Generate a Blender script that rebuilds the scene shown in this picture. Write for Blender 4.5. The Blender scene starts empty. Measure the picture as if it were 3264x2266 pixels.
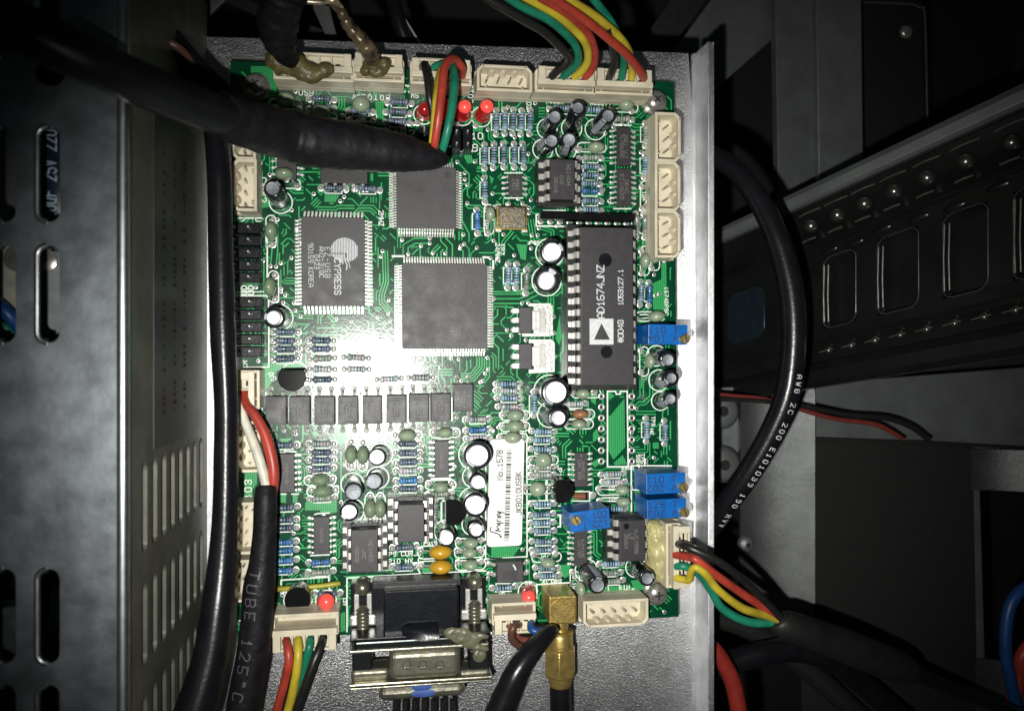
import bpy, bmesh, math, random
from mathutils import Vector, Matrix
import numpy as np
random.seed(7)
SC = bpy.context.scene
COL = SC.collection
R = math.radians

# ---------------------------------------------------------------- camera, world, lamp, exposure
FPX, W0, H0, DIST = 2550.0, 3264.0, 2266.0, 25.5
TILT = math.atan(0.15)
FWD = Vector((math.sin(TILT), 0, -math.cos(TILT)))
RGT = Vector((math.cos(TILT), 0, math.sin(TILT)))
UPV = Vector((0, 1, 0))
EYE = -FWD * DIST
cd = bpy.data.cameras.new("camera")
cam = bpy.data.objects.new("camera", cd)
COL.objects.link(cam)
cam.matrix_world = Matrix(((RGT.x, UPV.x, -FWD.x, EYE.x), (RGT.y, UPV.y, -FWD.y, EYE.y), (RGT.z, UPV.z, -FWD.z, EYE.z), (0, 0, 0, 1)))
cd.sensor_width = 36
cd.lens = 36 * FPX / W0
cd.clip_start, cd.clip_end = 0.1, 200
cd.dof.use_dof = True
cd.dof.focus_distance = 25.3
cd.dof.aperture_fstop = 0.16
SC.camera = cam

wd = bpy.data.worlds.new("World")
SC.world = wd
wd.use_nodes = True
bgn = wd.node_tree.nodes["Background"]
bgn.inputs[0].default_value = (0.55, 0.7, 0.72, 1)
bgn.inputs[1].default_value = 0.014

ld = bpy.data.lights.new("phone_flash", 'SPOT')
ld.energy = 38000
ld.color = (1.0, 0.985, 0.93)
ld.shadow_soft_size = 0.22
ld.spot_size = R(78)
ld.spot_blend = 1.0
lamp = bpy.data.objects.new("phone_flash", ld)
COL.objects.link(lamp)
lamp.location = (-5.2, -2.0, 25.2)
_t = Vector((0.9, -1.6, 0)) - lamp.location
lamp.rotation_euler = _t.to_track_quat('-Z', 'Y').to_euler()

SC.view_settings.view_transform = 'Standard'
SC.view_settings.look = 'None'
SC.view_settings.exposure = 0.0
SC.view_settings.gamma = 1.0
SC.render.film_transparent = False
SC.cycles.max_bounces = 6
SC.cycles.use_denoising = True

# ---------------------------------------------------------------- measuring: a pixel of the 3264x2266 photograph and a height give a point
def P(px, py, z=0.0):
    d = FWD * FPX + RGT * (px - W0 / 2) + UPV * (H0 / 2 - py)
    t = (z - EYE.z) / d.z
    return EYE + d * t
def S(px, py, z=0.0):
    return (P(px, py, z) - EYE).dot(FWD) / FPX
_tl, _tr, _bl, _br = P(734, 195), P(2149, 263), P(757, 2042), P(2163, 1965)
def ang(a, b): return math.atan2(b.y - a.y, b.x - a.x)
ROT = (ang(_tl, _tr) + ang(_bl, _br)) / 2

# ---------------------------------------------------------------- mesh collector
class G:
    def __init__(s): s.v, s.f = [], []
    def add(s, vs, fs):
        o = len(s.v); s.v += [tuple(v) for v in vs]; s.f += [tuple(i + o for i in f) for f in fs]; return s
    def box(s, cx, cy, cz, sx, sy, sz, rot=0.0, taper=1.0):
        c, n = math.cos(rot), math.sin(rot); vs = []
        for k, tp in ((-1, 1.0), (1, taper)):
            for a, b in ((-1, -1), (1, -1), (1, 1), (-1, 1)):
                x, y = a * sx / 2 * tp, b * sy / 2 * tp
                vs.append((cx + x * c - y * n, cy + x * n + y * c, cz + k * sz / 2))
        return s.add(vs, [(3, 2, 1, 0), (4, 5, 6, 7), (0, 1, 5, 4), (1, 2, 6, 5), (2, 3, 7, 6), (3, 0, 4, 7)])
    def prism(s, poly, z0, z1):
        n = len(poly)
        ar = sum(poly[i][0] * poly[(i + 1) % n][1] - poly[(i + 1) % n][0] * poly[i][1] for i in range(n))
        if ar < 0: poly = poly[::-1]
        vs = [(p[0], p[1], z0) for p in poly] + [(p[0], p[1], z1) for p in poly]
        return s.add(vs, [tuple(range(n - 1, -1, -1)), tuple(range(n, 2 * n))] + [(i, (i + 1) % n, n + (i + 1) % n, n + i) for i in range(n)])
    def tube(s, pts, rad, n=10, caps=True):
        pts = [Vector(p) for p in pts]; m = len(pts)
        rad = rad if isinstance(rad, (list, tuple)) else [rad] * m
        t0 = (pts[1] - pts[0]).normalized()
        up = Vector((0, 0, 1)) if abs(t0.z) < 0.9 else Vector((1, 0, 0))
        nx = t0.cross(up).normalized(); vs, fs = [], []
        for i, p in enumerate(pts):
            t = (pts[min(i + 1, m - 1)] - pts[max(i - 1, 0)])
            t = t.normalized() if t.length > 1e-9 else t0
            nx = (nx - t * nx.dot(t)); nx = nx.normalized() if nx.length > 1e-6 else t.orthogonal().normalized()
            ny = t.cross(nx)
            for k in range(n):
                a = 2 * math.pi * k / n
                vs.append(p + (nx * math.cos(a) + ny * math.sin(a)) * rad[i])
        for i in range(m - 1):
            for k in range(n):
                fs.append((i * n + k, i * n + (k + 1) % n, (i + 1) * n + (k + 1) % n, (i + 1) * n + k))
        if caps: fs += [tuple(range(n - 1, -1, -1)), tuple(range((m - 1) * n, m * n))]
        return s.add(vs, fs)
    def ell(s, c, r, nu=14, nv=8, lo=-math.pi / 2, rot=0.0):
        vs, fs = [], []; cr, sr = math.cos(rot), math.sin(rot)
        for j in range(nv + 1):
            ph = lo + (math.pi / 2 - lo) * j / nv
            for i in range(nu):
                th = 2 * math.pi * i / nu
                x, y = r[0] * math.cos(ph) * math.cos(th), r[1] * math.cos(ph) * math.sin(th)
                vs.append((c[0] + x * cr - y * sr, c[1] + x * sr + y * cr, c[2] + r[2] * math.sin(ph)))
        for j in range(nv):
            for i in range(nu):
                fs.append((j * nu + i, j * nu + (i + 1) % nu, (j + 1) * nu + (i + 1) % nu, (j + 1) * nu + i))
        return s.add(vs, fs)
    def lathe(s, prof, n=20, o=(0, 0, 0), ax=None, cap=True):
        """prof: [(radius, height)] turned about the axis ax (default z) through o"""
        ax = (Vector(ax) if ax is not None else Vector((0, 0, 1))).normalized(); o = Vector(o)
        u = ax.orthogonal().normalized() if abs(ax.z) < .999 else Vector((1, 0, 0)); w = ax.cross(u); vs, fs = [], []
        for r, h in prof:
            for k in range(n):
                a = 2 * math.pi * k / n
                vs.append(o + ax * h + (u * math.cos(a) + w * math.sin(a)) * r)
        for j in range(len(prof) - 1):
            for k in range(n):
                fs.append((j * n + k, j * n + (k + 1) % n, (j + 1) * n + (k + 1) % n, (j + 1) * n + k))
        if cap: fs += [tuple(range(n - 1, -1, -1)), tuple(range((len(prof) - 1) * n, len(prof) * n))]
        return s.add(vs, fs)
    def strip(s, pts, w, z, closed=False):
        """flat mitred ribbon in XY"""
        p = [Vector((q[0], q[1])) for q in pts]; n = len(p); vs, fs = [], []
        if n < 2: return s
        for i in range(n):
            if closed: a, b = p[i] - p[i - 1], p[(i + 1) % n] - p[i]
            else: a, b = p[i] - p[max(i - 1, 0)], p[min(i + 1, n - 1)] - p[i]
            if a.length < 1e-9: a = b
            if b.length < 1e-9: b = a
            a, b = a.normalized(), b.normalized(); t = a + b
            t = t.normalized() if t.length > .2 else b
            nn = Vector((-t.y, t.x)); k = max(.5, nn.dot(Vector((-b.y, b.x)))); o = nn * (w / 2 / k)
            e = Vector((0, 0))
            if not closed and i == 0: e = -b * w * .4
            if not closed and i == n - 1: e = a * w * .4
            vs += [(p[i].x + o.x + e.x, p[i].y + o.y + e.y, z), (p[i].x - o.x + e.x, p[i].y - o.y + e.y, z)]
        for i in range(n if closed else n - 1):
            j = (i + 1) % n; fs.append((2 * i, 2 * i + 1, 2 * j + 1, 2 * j))
        return s.add(vs, fs)
    def ring(s, c, r0, r1, z, n=18, a0=0, a1=2 * math.pi):
        vs, fs = [], []; full = abs(a1 - a0 - 2 * math.pi) < 1e-6
        m = n if full else n + 1
        for k in range(m):
            a = a0 + (a1 - a0) * k / n
            vs += [(c[0] + r1 * math.cos(a), c[1] + r1 * math.sin(a), z), (c[0] + r0 * math.cos(a), c[1] + r0 * math.sin(a), z)]
        for k in range(n):
            j = (k + 1) % m; fs.append((2 * k, 2 * j, 2 * j + 1, 2 * k + 1))
        return s.add(vs, fs)
    def disc(s, c, r, z, n=14):
        return s.add([(c[0] + r * math.cos(2 * math.pi * k / n), c[1] + r * math.sin(2 * math.pi * k / n), z) for k in range(n)], [tuple(range(n))])
    def rel(s, o):
        s.v = [(v[0] - o[0], v[1] - o[1], v[2] - o[2]) for v in s.v]; return s
    def turn(s, rot, o=(0, 0, 0)):
        c, n = math.cos(rot), math.sin(rot)
        s.v = [(v[0] * c - v[1] * n + o[0], v[0] * n + v[1] * c + o[1], v[2] + o[2]) for v in s.v]; return s
    def mesh(s, name, smooth=0):
        m = bpy.data.meshes.new(name); m.from_pydata(s.v, [], s.f); m.validate()
        if smooth:
            for p in m.polygons: p.use_smooth = True
            m.set_sharp_from_angle(angle=R(smooth))
        m.update(); return m

def obj(name, data, mat=None, parent=None, bevel=0, seg=2):
    o = bpy.data.objects.new(name, data)
    if mat is not None and data is not None and not data.materials: data.materials.append(mat)
    COL.objects.link(o)
    if parent is not None: o.parent = parent
    if bevel:
        b = o.modifiers.new("edge", 'BEVEL'); b.width = bevel; b.segments = seg; b.limit_method = 'ANGLE'; b.angle_limit = R(40); b.harden_normals = False
    return o
def part(name, g, mat, parent, smooth=0, bevel=0, seg=2, **kw):
    o = obj(name, g.mesh(name, smooth), mat, parent, bevel, seg)
    for k, v in kw.items(): o[k] = v
    return o
def thing(name, label, cat, loc=(0, 0, 0), rot=0.0, group=None):
    _wc(label)
    o = bpy.data.objects.new(name, None); o.empty_display_size = .1
    COL.objects.link(o); o.location = loc; o.rotation_euler = (0, 0, rot)
    o['label'] = label; o['category'] = cat
    if group: o['group'] = group
    return o
def _wc(l):
    pass
def tag(o, label, cat, group=None):
    _wc(label)
    o['label'] = label; o['category'] = cat
    if group: o['group'] = group
    return o
KIDS = {}
def kids(o):
    if o.name not in KIDS: KIDS[o.name] = list(o.children)
    return KIDS[o.name]
def clone(src, loc, rot, label, group=None, name=None):
    r = src.copy(); COL.objects.link(r); r.location = loc; r.rotation_euler = (0, 0, rot); r['label'] = label; _wc(label)
    if group: r['group'] = group
    for ch in kids(src):
        c = ch.copy(); COL.objects.link(c); c.parent = r
        for g in kids(ch):
            d = g.copy(); COL.objects.link(d); d.parent = c
    return r
ORD = "topmost second third fourth fifth sixth seventh eighth ninth tenth eleventh twelfth".split()
ORDL = "leftmost second third fourth fifth sixth seventh eighth ninth tenth eleventh twelfth".split()
def nth(i, n, way='v'):
    """topmost / second from the top / lowest"""
    if way == 'v':
        return "topmost" if i == 0 else ("lowest" if i == n - 1 else ORD[i] + " from top")
    return "leftmost" if i == 0 else ("rightmost" if i == n - 1 else ORD[i] + " from the left")

# ---------------------------------------------------------------- materials
MATS = {}
def M(name, col, rough=.5, metal=0.0, var=.18, vs=3.0, bump=0.0, bs=30.0, emit=None, es=0, trans=0, coat=0, aniso=0, spec=.5, rv=0.0, stretch=None, pits=0):
    if name in MATS: return MATS[name]
    m = bpy.data.materials.new(name); m.use_nodes = True; nt = m.node_tree; N, Lk = nt.nodes, nt.links
    b = N["Principled BSDF"]
    b.inputs["Roughness"].default_value = rough; b.inputs["Metallic"].default_value = metal
    b.inputs["Specular IOR Level"].default_value = spec
    if coat: b.inputs["Coat Weight"].default_value = coat; b.inputs["Coat Roughness"].default_value = .12
    if trans: b.inputs["Transmission Weight"].default_value = trans
    if emit: b.inputs["Emission Color"].default_value = (*emit, 1); b.inputs["Emission Strength"].default_value = es
    tc = N.new("ShaderNodeTexCoord"); oi = N.new("ShaderNodeObjectInfo"); ad = N.new("ShaderNodeVectorMath"); ad.operation = 'ADD'
    sc = N.new("ShaderNodeVectorMath"); sc.operation = 'SCALE'; sc.inputs[0].default_value = (37, 53, 11)
    Lk.new(oi.outputs["Random"], sc.inputs["Scale"]); Lk.new(tc.outputs["Object"], ad.inputs[0]); Lk.new(sc.outputs[0], ad.inputs[1])
    vec = ad.outputs[0]
    if stretch:
        mp = N.new("ShaderNodeMapping"); mp.inputs["Scale"].default_value = stretch; Lk.new(vec, mp.inputs[0]); vec = mp.outputs[0]
    nz = N.new("ShaderNodeTexNoise"); nz.inputs["Scale"].default_value = vs; nz.inputs["Detail"].default_value = 4; Lk.new(vec, nz.inputs["Vector"])
    mr = N.new("ShaderNodeMapRange"); mr.inputs["From Min"].default_value = .3; mr.inputs["From Max"].default_value = .7
    mr.inputs["To Min"].default_value = 1 - var; mr.inputs["To Max"].default_value = 1 + var; Lk.new(nz.outputs["Fac"], mr.inputs["Value"])
    mx = N.new("ShaderNodeVectorMath"); mx.operation = 'SCALE'; mx.inputs[0].default_value = col; Lk.new(mr.outputs[0], mx.inputs["Scale"])
    Lk.new(mx.outputs[0], b.inputs["Base Color"])
    if rv:
        m2 = N.new("ShaderNodeMapRange"); m2.inputs["From Min"].default_value = .3; m2.inputs["From Max"].default_value = .7
        m2.inputs["To Min"].default_value = max(.02, rough - rv); m2.inputs["To Max"].default_value = rough + rv; Lk.new(nz.outputs["Fac"], m2.inputs["Value"]); Lk.new(m2.outputs[0], b.inputs["Roughness"])
    if pits:     # scattered rough specks in the metal
        n3 = N.new("ShaderNodeTexNoise"); n3.inputs["Scale"].default_value = pits; n3.inputs["Detail"].default_value = 2; Lk.new(vec, n3.inputs["Vector"])
        m3 = N.new("ShaderNodeMapRange"); m3.inputs["From Min"].default_value = .56; m3.inputs["From Max"].default_value = .70; m3.inputs["To Min"].default_value = rough; m3.inputs["To Max"].default_value = min(1, rough + .42)
        Lk.new(n3.outputs["Fac"], m3.inputs["Value"]); Lk.new(m3.outputs[0], b.inputs["Roughness"])
    if bump:
        n2 = N.new("ShaderNodeTexNoise"); n2.inputs["Scale"].default_value = bs; n2.inputs["Detail"].default_value = 3; Lk.new(vec, n2.inputs["Vector"])
        bp = N.new("ShaderNodeBump"); bp.inputs["Strength"].default_value = bump; bp.inputs["Distance"].default_value = .05
        Lk.new(n2.outputs["Fac"], bp.inputs["Height"]); Lk.new(bp.outputs[0], b.inputs["Normal"])
    if aniso:
        b.inputs["Anisotropic"].default_value = aniso
        tg = N.new("ShaderNodeCombineXYZ"); tg.inputs[0].default_value = 1.0; Lk.new(tg.outputs[0], b.inputs["Tangent"])
    MATS[name] = m; return m

def band_mat(name, body, bands, rough=.38):
    """resistor lacquer with painted colour bands along local x; the ends bulge"""
    m = bpy.data.materials.new(name); m.use_nodes = True; nt = m.node_tree; N, Lk = nt.nodes, nt.links
    b = N["Principled BSDF"]; b.inputs["Roughness"].default_value = rough; b.inputs["Coat Weight"].default_value = .3
    tc = N.new("ShaderNodeTexCoord"); sp = N.new("ShaderNodeSeparateXYZ"); Lk.new(tc.outputs["Object"], sp.inputs[0])
    mr = N.new("ShaderNodeMapRange"); mr.inputs["From Min"].default_value = -.25; mr.inputs["From Max"].default_value = .25; Lk.new(sp.outputs[0], mr.inputs[0])
    cr = N.new("ShaderNodeValToRGB"); cr.color_ramp.interpolation = 'CONSTANT'; el = cr.color_ramp.elements
    el[0].position = 0; el[0].color = (*body, 1); el[1].position = .999; el[1].color = (*body, 1)
    for x, w, c in bands:
        e = el.new(x); e.color = (*c, 1); e = el.new(x + w); e.color = (*body, 1)
    Lk.new(mr.outputs[0], cr.inputs[0])
    oi = N.new("ShaderNodeObjectInfo"); jr = N.new("ShaderNodeMapRange"); jr.inputs["To Min"].default_value = .72; jr.inputs["To Max"].default_value = 1.22; Lk.new(oi.outputs["Random"], jr.inputs["Value"])
    vm_ = N.new("ShaderNodeVectorMath"); vm_.operation = 'SCALE'; Lk.new(cr.outputs[0], vm_.inputs[0]); Lk.new(jr.outputs[0], vm_.inputs["Scale"]); Lk.new(vm_.outputs[0], b.inputs["Base Color"]); MATS[name] = m; return m

def hatch_mat():
    m = bpy.data.materials.new("hatched_copper_pour"); m.use_nodes = True; nt = m.node_tree; N, Lk = nt.nodes, nt.links
    b = N["Principled BSDF"]; b.inputs["Roughness"].default_value = .3
    tc = N.new("ShaderNodeTexCoord"); sp = N.new("ShaderNodeSeparateXYZ"); Lk.new(tc.outputs["Object"], sp.inputs[0]); fs = []
    for k in (0, 1):
        a = N.new("ShaderNodeMath"); a.operation = 'MULTIPLY'; a.inputs[1].default_value = 15.2; Lk.new(sp.outputs[k], a.inputs[0])
        f = N.new("ShaderNodeMath"); f.operation = 'FRACT'; Lk.new(a.outputs[0], f.inputs[0])
        g = N.new("ShaderNodeMath"); g.operation = 'GREATER_THAN'; g.inputs[1].default_value = .52; Lk.new(f.outputs[0], g.inputs[0]); fs.append(g)
    ml = N.new("ShaderNodeMath"); ml.operation = 'MULTIPLY'; Lk.new(fs[0].outputs[0], ml.inputs[0]); Lk.new(fs[1].outputs[0], ml.inputs[1])
    mx = N.new("ShaderNodeMix"); mx.data_type = 'RGBA'; mx.inputs["A"].default_value = (*TRACE_C, 1); mx.inputs["B"].default_value = (.003, .04, .02, 1)
    Lk.new(ml.outputs[0], mx.inputs["Factor"]); Lk.new(mx.outputs["Result"], b.inputs["Base Color"]); return m

TRACE_C = (.040, .38, .115)
m_sub = M("green_solder_mask", (.0016, .050, .021), .205, spec=.7, var=.28, vs=1.3, bump=.05, bs=14)
m_trace = M("solder_mask_over_copper", TRACE_C, .24, spec=.7, var=.25, vs=1.3)
m_fr4 = M("laminate_edge", (.05, .12, .05), .6)
m_silk = M("white_ink", (.78, .82, .76), .55, var=.08, vs=12)
m_sold = M("solder", (.74, .73, .70), .34, .6, var=.2, vs=9, bump=.2, bs=14)
m_tin = M("tinned_metal", (.62, .61, .58), .34, .6, var=.15, vs=8)
m_hole = M("dark_hole", (.006, .008, .007), .7)
m_gold = M("gold_plate", (.85, .62, .28), .3, 1)
m_cream = M("cream_nylon", (.64, .58, .44), .42, var=.16, vs=1.6, bump=.04, bs=10)
m_ic = M("black_epoxy", (.033, .031, .034), .48, var=.18, vs=6, bump=.12, bs=34)
m_icp = M("matt_black_epoxy", (.052, .049, .053), .50, rv=.12, var=.28, vs=2.2, bump=.16, bs=36)
m_mark = M("grey_laser_marking", (.15, .15, .145), .55, var=.25, vs=9)
m_markw = M("white_chip_ink", (.6, .62, .64), .6, var=.12, vs=12)
m_sock = M("black_socket_plastic", (.018, .018, .018), .35, var=.2, vs=5, bump=.1, bs=18)
m_blackp = M("black_plastic", (.006, .007, .010), .28, spec=.35, var=.3, vs=4, bump=.1, bs=9)
m_cable = M("black_pvc", (.007, .007, .009), .27, spec=.35, var=.25, vs=2, bump=.1, bs=10)
m_shrink = M("heat_shrink_tube", (.010, .009, .011), .5, var=.35, vs=3, spec=.2, bump=.5, bs=5, stretch=(1, 1, 1))
m_alu = M("raw_aluminium", (.82, .82, .84), .43, 1.0, var=.15, vs=1.4, bump=.40, bs=30, aniso=.88, pits=18)
m_zinc = M("zinc_plated_steel", (.20, .22, .24), .46, .9, var=.2, vs=1.6, bump=.14, bs=3, rv=.04, aniso=.3)
m_zincs = M("zinc_side", (.16, .16, .13), .5, .6, var=.25, vs=1, bump=.1, bs=6)  # olive reflected light is put into the side wall's base colour
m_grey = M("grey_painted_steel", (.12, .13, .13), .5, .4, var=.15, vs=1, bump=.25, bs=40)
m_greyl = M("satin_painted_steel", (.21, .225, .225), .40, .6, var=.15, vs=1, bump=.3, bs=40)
m_dark = M("black_sheet", (.006, .006, .006), .7, var=.2)
m_foam = M("black_rubber_sheet", (.007, .007, .007), .75, var=.2, bump=.3, bs=50)
m_rail = M("oiled_black_steel", (.046, .052, .050), .27, .85, var=.22, vs=.6, bump=.15, bs=3)
m_gloss = M("glossy_black_plastic", (.008, .008, .009), .12, var=.2)
m_edge = M("edge_highlight_metal", (.5, .52, .54), .35, 1, var=.2, vs=3)  # brighter than the case, to imitate highlights along its edges
m_sleeve2 = M("dull_black_sleeve", (.012, .012, .012), .5, var=.3, vs=1.5, bump=.3, bs=6)
m_slv = M("satin_black_sleeve", (.006, .006, .007), .36, spec=.35, var=.3, vs=1.2, bump=.12, bs=2.5)
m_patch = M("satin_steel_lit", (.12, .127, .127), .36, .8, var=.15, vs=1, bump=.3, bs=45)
m_ball = M("steel_ball", (.20, .20, .18), .25, .9)
m_brass = M("brass", (.60, .43, .14), .34, .8, var=.25, vs=4, bump=.22, bs=14)
m_nickel = M("nickel_shell", (.33, .32, .25), .30, .82, var=.25, vs=2.5, bump=.18, bs=5)
m_capg = M("green_ceramic_lacquer", (.27, .345, .235), .28, var=.12, vs=5, coat=.5)
m_capd = M("dark_green_ceramic_lacquer", (.20, .265, .17), .3, var=.12, vs=5, coat=.5)
m_capb = M("brown_ceramic_lacquer", (.30, .14, .07), .35)
m_capy = M("yellow_capacitor_resin", (.52, .29, .025), .28, var=.12, vs=4, coat=.4)
m_sleeve = M("black_capacitor_sleeve", (.010, .012, .016), .2, var=.3, vs=4, coat=.3)
m_captop_shade = M("shaded_can_top", (.26, .28, .31), .5, .4, var=.25, vs=14, bump=.3, bs=25)  # for tops turned away from the flash: their shade is in the colour
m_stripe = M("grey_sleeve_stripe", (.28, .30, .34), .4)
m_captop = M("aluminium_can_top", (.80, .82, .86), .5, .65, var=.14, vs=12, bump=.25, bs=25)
m_blue = M("blue_trimmer_plastic", (.003, .115, .42), .36, var=.12, vs=4)
m_ink = M("dark_ink", (.012, .02, .07), .6)
m_lab = M("white_paper_label", (.80, .80, .76), .55, var=.03)
m_labink = M("black_label_ink", (.03, .03, .035), .6)
m_glue = M("yellowed_hot_glue", (.46, .42, .20), .3, var=.25, vs=3, bump=.3, bs=5)
m_glue2 = M("olive_hot_glue", (.105, .088, .032), .4, var=.4, vs=4, bump=.5, bs=7)
m_wr = M("red_insulation", (.38, .045, .028), .40, var=.28, vs=1.6, bump=.06, bs=4); m_wy = M("yellow_insulation", (.48, .38, .03), .40, var=.26, vs=1.6, bump=.06, bs=4)
m_wg = M("green_insulation", (.010, .19, .11), .40, var=.28, vs=1.6, bump=.06, bs=4); m_wk = M("black_insulation", (.014, .014, .014), .36)
m_ww = M("white_insulation", (.62, .60, .50), .4); m_wb = M("brown_insulation", (.10, .045, .03), .4); m_wbl = M("blue_insulation", (.01, .06, .22), .4)
m_wol = M("mustard_insulation", (.36, .32, .03), .4)
m_steel = M("screw_steel", (.52, .50, .46), .24, .75, var=.25, vs=6)
m_xtal = M("crystal_lid", (.42, .38, .31), .3, 1, var=.3, vs=7, bump=.2, bs=20)
m_led = M("lit_red_led", (.85, .07, .06), .3, emit=(1, .10, .07), es=.40, coat=.3)
m_ledd = M("dark_red_led", (.30, .012, .012), .2, coat=.5, emit=(1, .02, .02), es=.05)
m_glow = M("led_chip", (1, .4, .1), .4, emit=(1, .50, .25), es=1.1)
m_cprint = M("white_cable_print", (.55, .56, .58), .5)
m_dprint = M("faint_grey_print", (.085, .085, .10), .5)
m_glass = M("glass_diode", (.45, .42, .36), .15, coat=.5)
m_copper = M("copper_glass_diode", (.55, .22, .12), .2, .6, coat=.5)

# ---------------------------------------------------------------- stroke lettering
_F = {
'A': "00 04 26 44 40|02 42", 'B': "00 06 36 45 44 33 03|33 42 41 30 00", 'C': "41 30 10 01 05 16 36 45", 'D': "00 06 26 44 42 20 00",
'E': "40 00 06 46|03 33", 'F': "00 06 46|03 33", 'G': "45 36 16 05 01 10 30 41 43 23", 'H': "00 06|40 46|03 43", 'I': "20 26|10 30|16 36",
'J': "01 10 30 41 46", 'K': "00 06|46 03 40", 'L': "06 00 40", 'M': "00 06 23 46 40", 'N': "00 06 40 46", 'O': "10 01 05 16 36 45 41 30 10",
'P': "00 06 36 45 44 33 03", 'Q': "10 01 05 16 36 45 41 30 10|22 40", 'R': "00 06 36 45 44 33 03|23 40", 'S': "01 10 30 41 42 33 13 04 05 16 36 45",
'T': "20 26|06 46", 'U': "06 01 10 30 41 46", 'V': "06 20 46", 'W': "06 10 24 30 46", 'X': "00 46|06 40", 'Y': "06 23 46|23 20", 'Z': "06 46 00 40",
'0': "10 01 05 16 36 45 41 30 10", '1': "14 26 20|10 30", '2': "05 16 36 45 44 00 40", '3': "05 16 36 45 44 33 42 41 30 10 01|33 13", '4': "30 36 02 42",
'5': "46 06 03 33 42 41 30 10 01", '6': "36 16 05 01 10 30 41 42 33 03", '7': "06 46 10", '8': "13 04 05 16 36 45 44 33 13 02 01 10 30 41 42 33",
'9': "10 30 41 45 36 16 05 04 13 43", '.': "20 21", '°': "15 16 36 35 15", '-': "13 33", '_': "00 40", '+': "22 26|04 44", '#': "10 16|30 36|02 42|04 44", '/': "00 46",
'o': "10 01 03 14 34 43 41 30 10", ':': "21 22|24 25", 'u': "04 01 10 30 44|30 40", '*': "22 24|13 33", '@': "10 01 05 16 36 45 41 30 10|22 24 34 22", '>': "02 24 42"}
def text(g, s, x, y, h, rot=0.0, w=None, z=.01, adv=1.0, center=True, narrow=1.0, mir=False, fn=None):
    """stroke letters of cap height h; fn maps (x, y, z) to a point when the print is on a curved surface"""
    u = h / 6; w = w or u * .95; st = u * 6.0 * adv * narrow; L = st * len(s) - st + 4 * u * narrow
    c, n = math.cos(rot), math.sin(rot); k = 0
    for i, ch in enumerate(s):
        if ch == ' ': continue
        for pl in _F.get(ch, "00 06 46 40 00").split('|'):
            pts = []
            for q in pl.split():
                a = int(q[0]) * u * narrow + i * st - (L / 2 if center else 0); b = int(q[1]) * u - h / 2
                if mir: a = -a
                pts.append((x + a * c - b * n, y + a * n + b * c))
            k += 1
            cl = len(pts) > 3 and pts[0] == pts[-1]
            if cl: pts = pts[:-1]
            if fn:      # short steps, so that the ink follows the curve
                cyc = pts + pts[:1] if cl else pts; fine = [cyc[0]]
                for (xa, ya), (xb, yb) in zip(cyc, cyc[1:]):
                    m_ = max(1, int(math.hypot(xb - xa, yb - ya) / (u * 1.2)))
                    fine += [(xa + (xb - xa) * q_ / m_, ya + (yb - ya) * q_ / m_) for q_ in range(1, m_ + 1)]
                pts = fine[:-1] if cl else fine
            o = len(g.v); g.strip(pts, w, z + (k % 7) * .0004, cl)
            if fn:
                for j in range(o, len(g.v)): g.v[j] = tuple(fn(*g.v[j]))
    return g
def spline(pts, n=8):
    """catmull-rom through tuples of any length"""
    a = [np.array(p, float) for p in pts]; a = [2 * a[0] - a[1]] + a + [2 * a[-1] - a[-2]]; out = []
    for i in range(1, len(a) - 2):
        for k in range(n):
            t = k / n
            out.append(.5 * ((2 * a[i]) + (-a[i - 1] + a[i + 1]) * t + (2 * a[i - 1] - 5 * a[i] + 4 * a[i + 1] - a[i + 2]) * t * t + (-a[i - 1] + 3 * a[i] - 3 * a[i + 1] + a[i + 2]) * t ** 3))
    out.append(a[-2]); return out
def cable_pts(pts, n=8):
    """[(px, py, z, radius_px)] -> world points and radii"""
    sp = spline(pts, n); return [P(p[0], p[1], p[2]) for p in sp], [max(.01, p[3] * S(p[0], p[1], p[2])) for p in sp]
def wire(g, pts, n=7, ns=10):
    w, r = cable_pts(pts, n); g.tube(w, r, ns); return w, r
def path_text(g, W, Rr, s, start, h, side=0.0, w=None, flip=False, narrow=1.0, adv=1.0, off=.006):
    """letters laid round a cable's surface, running along it"""
    W = [Vector(p) for p in W]; cum = [0]
    for i in range(1, len(W)): cum.append(cum[-1] + (W[i] - W[i - 1]).length)
    def at(d):
        d = min(max(d, 0), cum[-1] - 1e-4); i = max(j for j in range(len(cum)) if cum[j] <= d); i = min(i, len(W) - 2)
        f = (d - cum[i]) / (cum[i + 1] - cum[i]); p = W[i].lerp(W[i + 1], f)
        t = (W[min(i + 2, len(W) - 1)] - W[max(i - 1, 0)]).normalized(); return p, t, Rr[i] * (1 - f) + Rr[i + 1] * f
    def fn(x, y, z):
        p, t, r = at(start + (-x if flip else x)); b = t.cross(Vector((0, 0, 1))).normalized(); u = b.cross(t)
        a = side + (y if not flip else -y) / r; q = -b
        return p + (q * math.sin(a) + u * math.cos(a)) * (r + off)
    text(g, s, 0, 0, h, 0, w, 0, adv, False, narrow, fn=fn)
# ---------------------------------------------------------------- the setting round the board
ZP = -.95      # top of the aluminium plate
floor = obj("cabinet_floor", G().box(3, 0, -22, 90, 60, .2).mesh("cabinet_floor"), m_dark); floor['kind'] = 'structure'
def slab(g, pts, z, t):
    """outline in photograph pixels at height z, given thickness t downwards"""
    q = [P(x, y, z) for x, y in pts]; g.prism([(p.x, p.y) for p in q], z - t, z); return g

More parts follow.
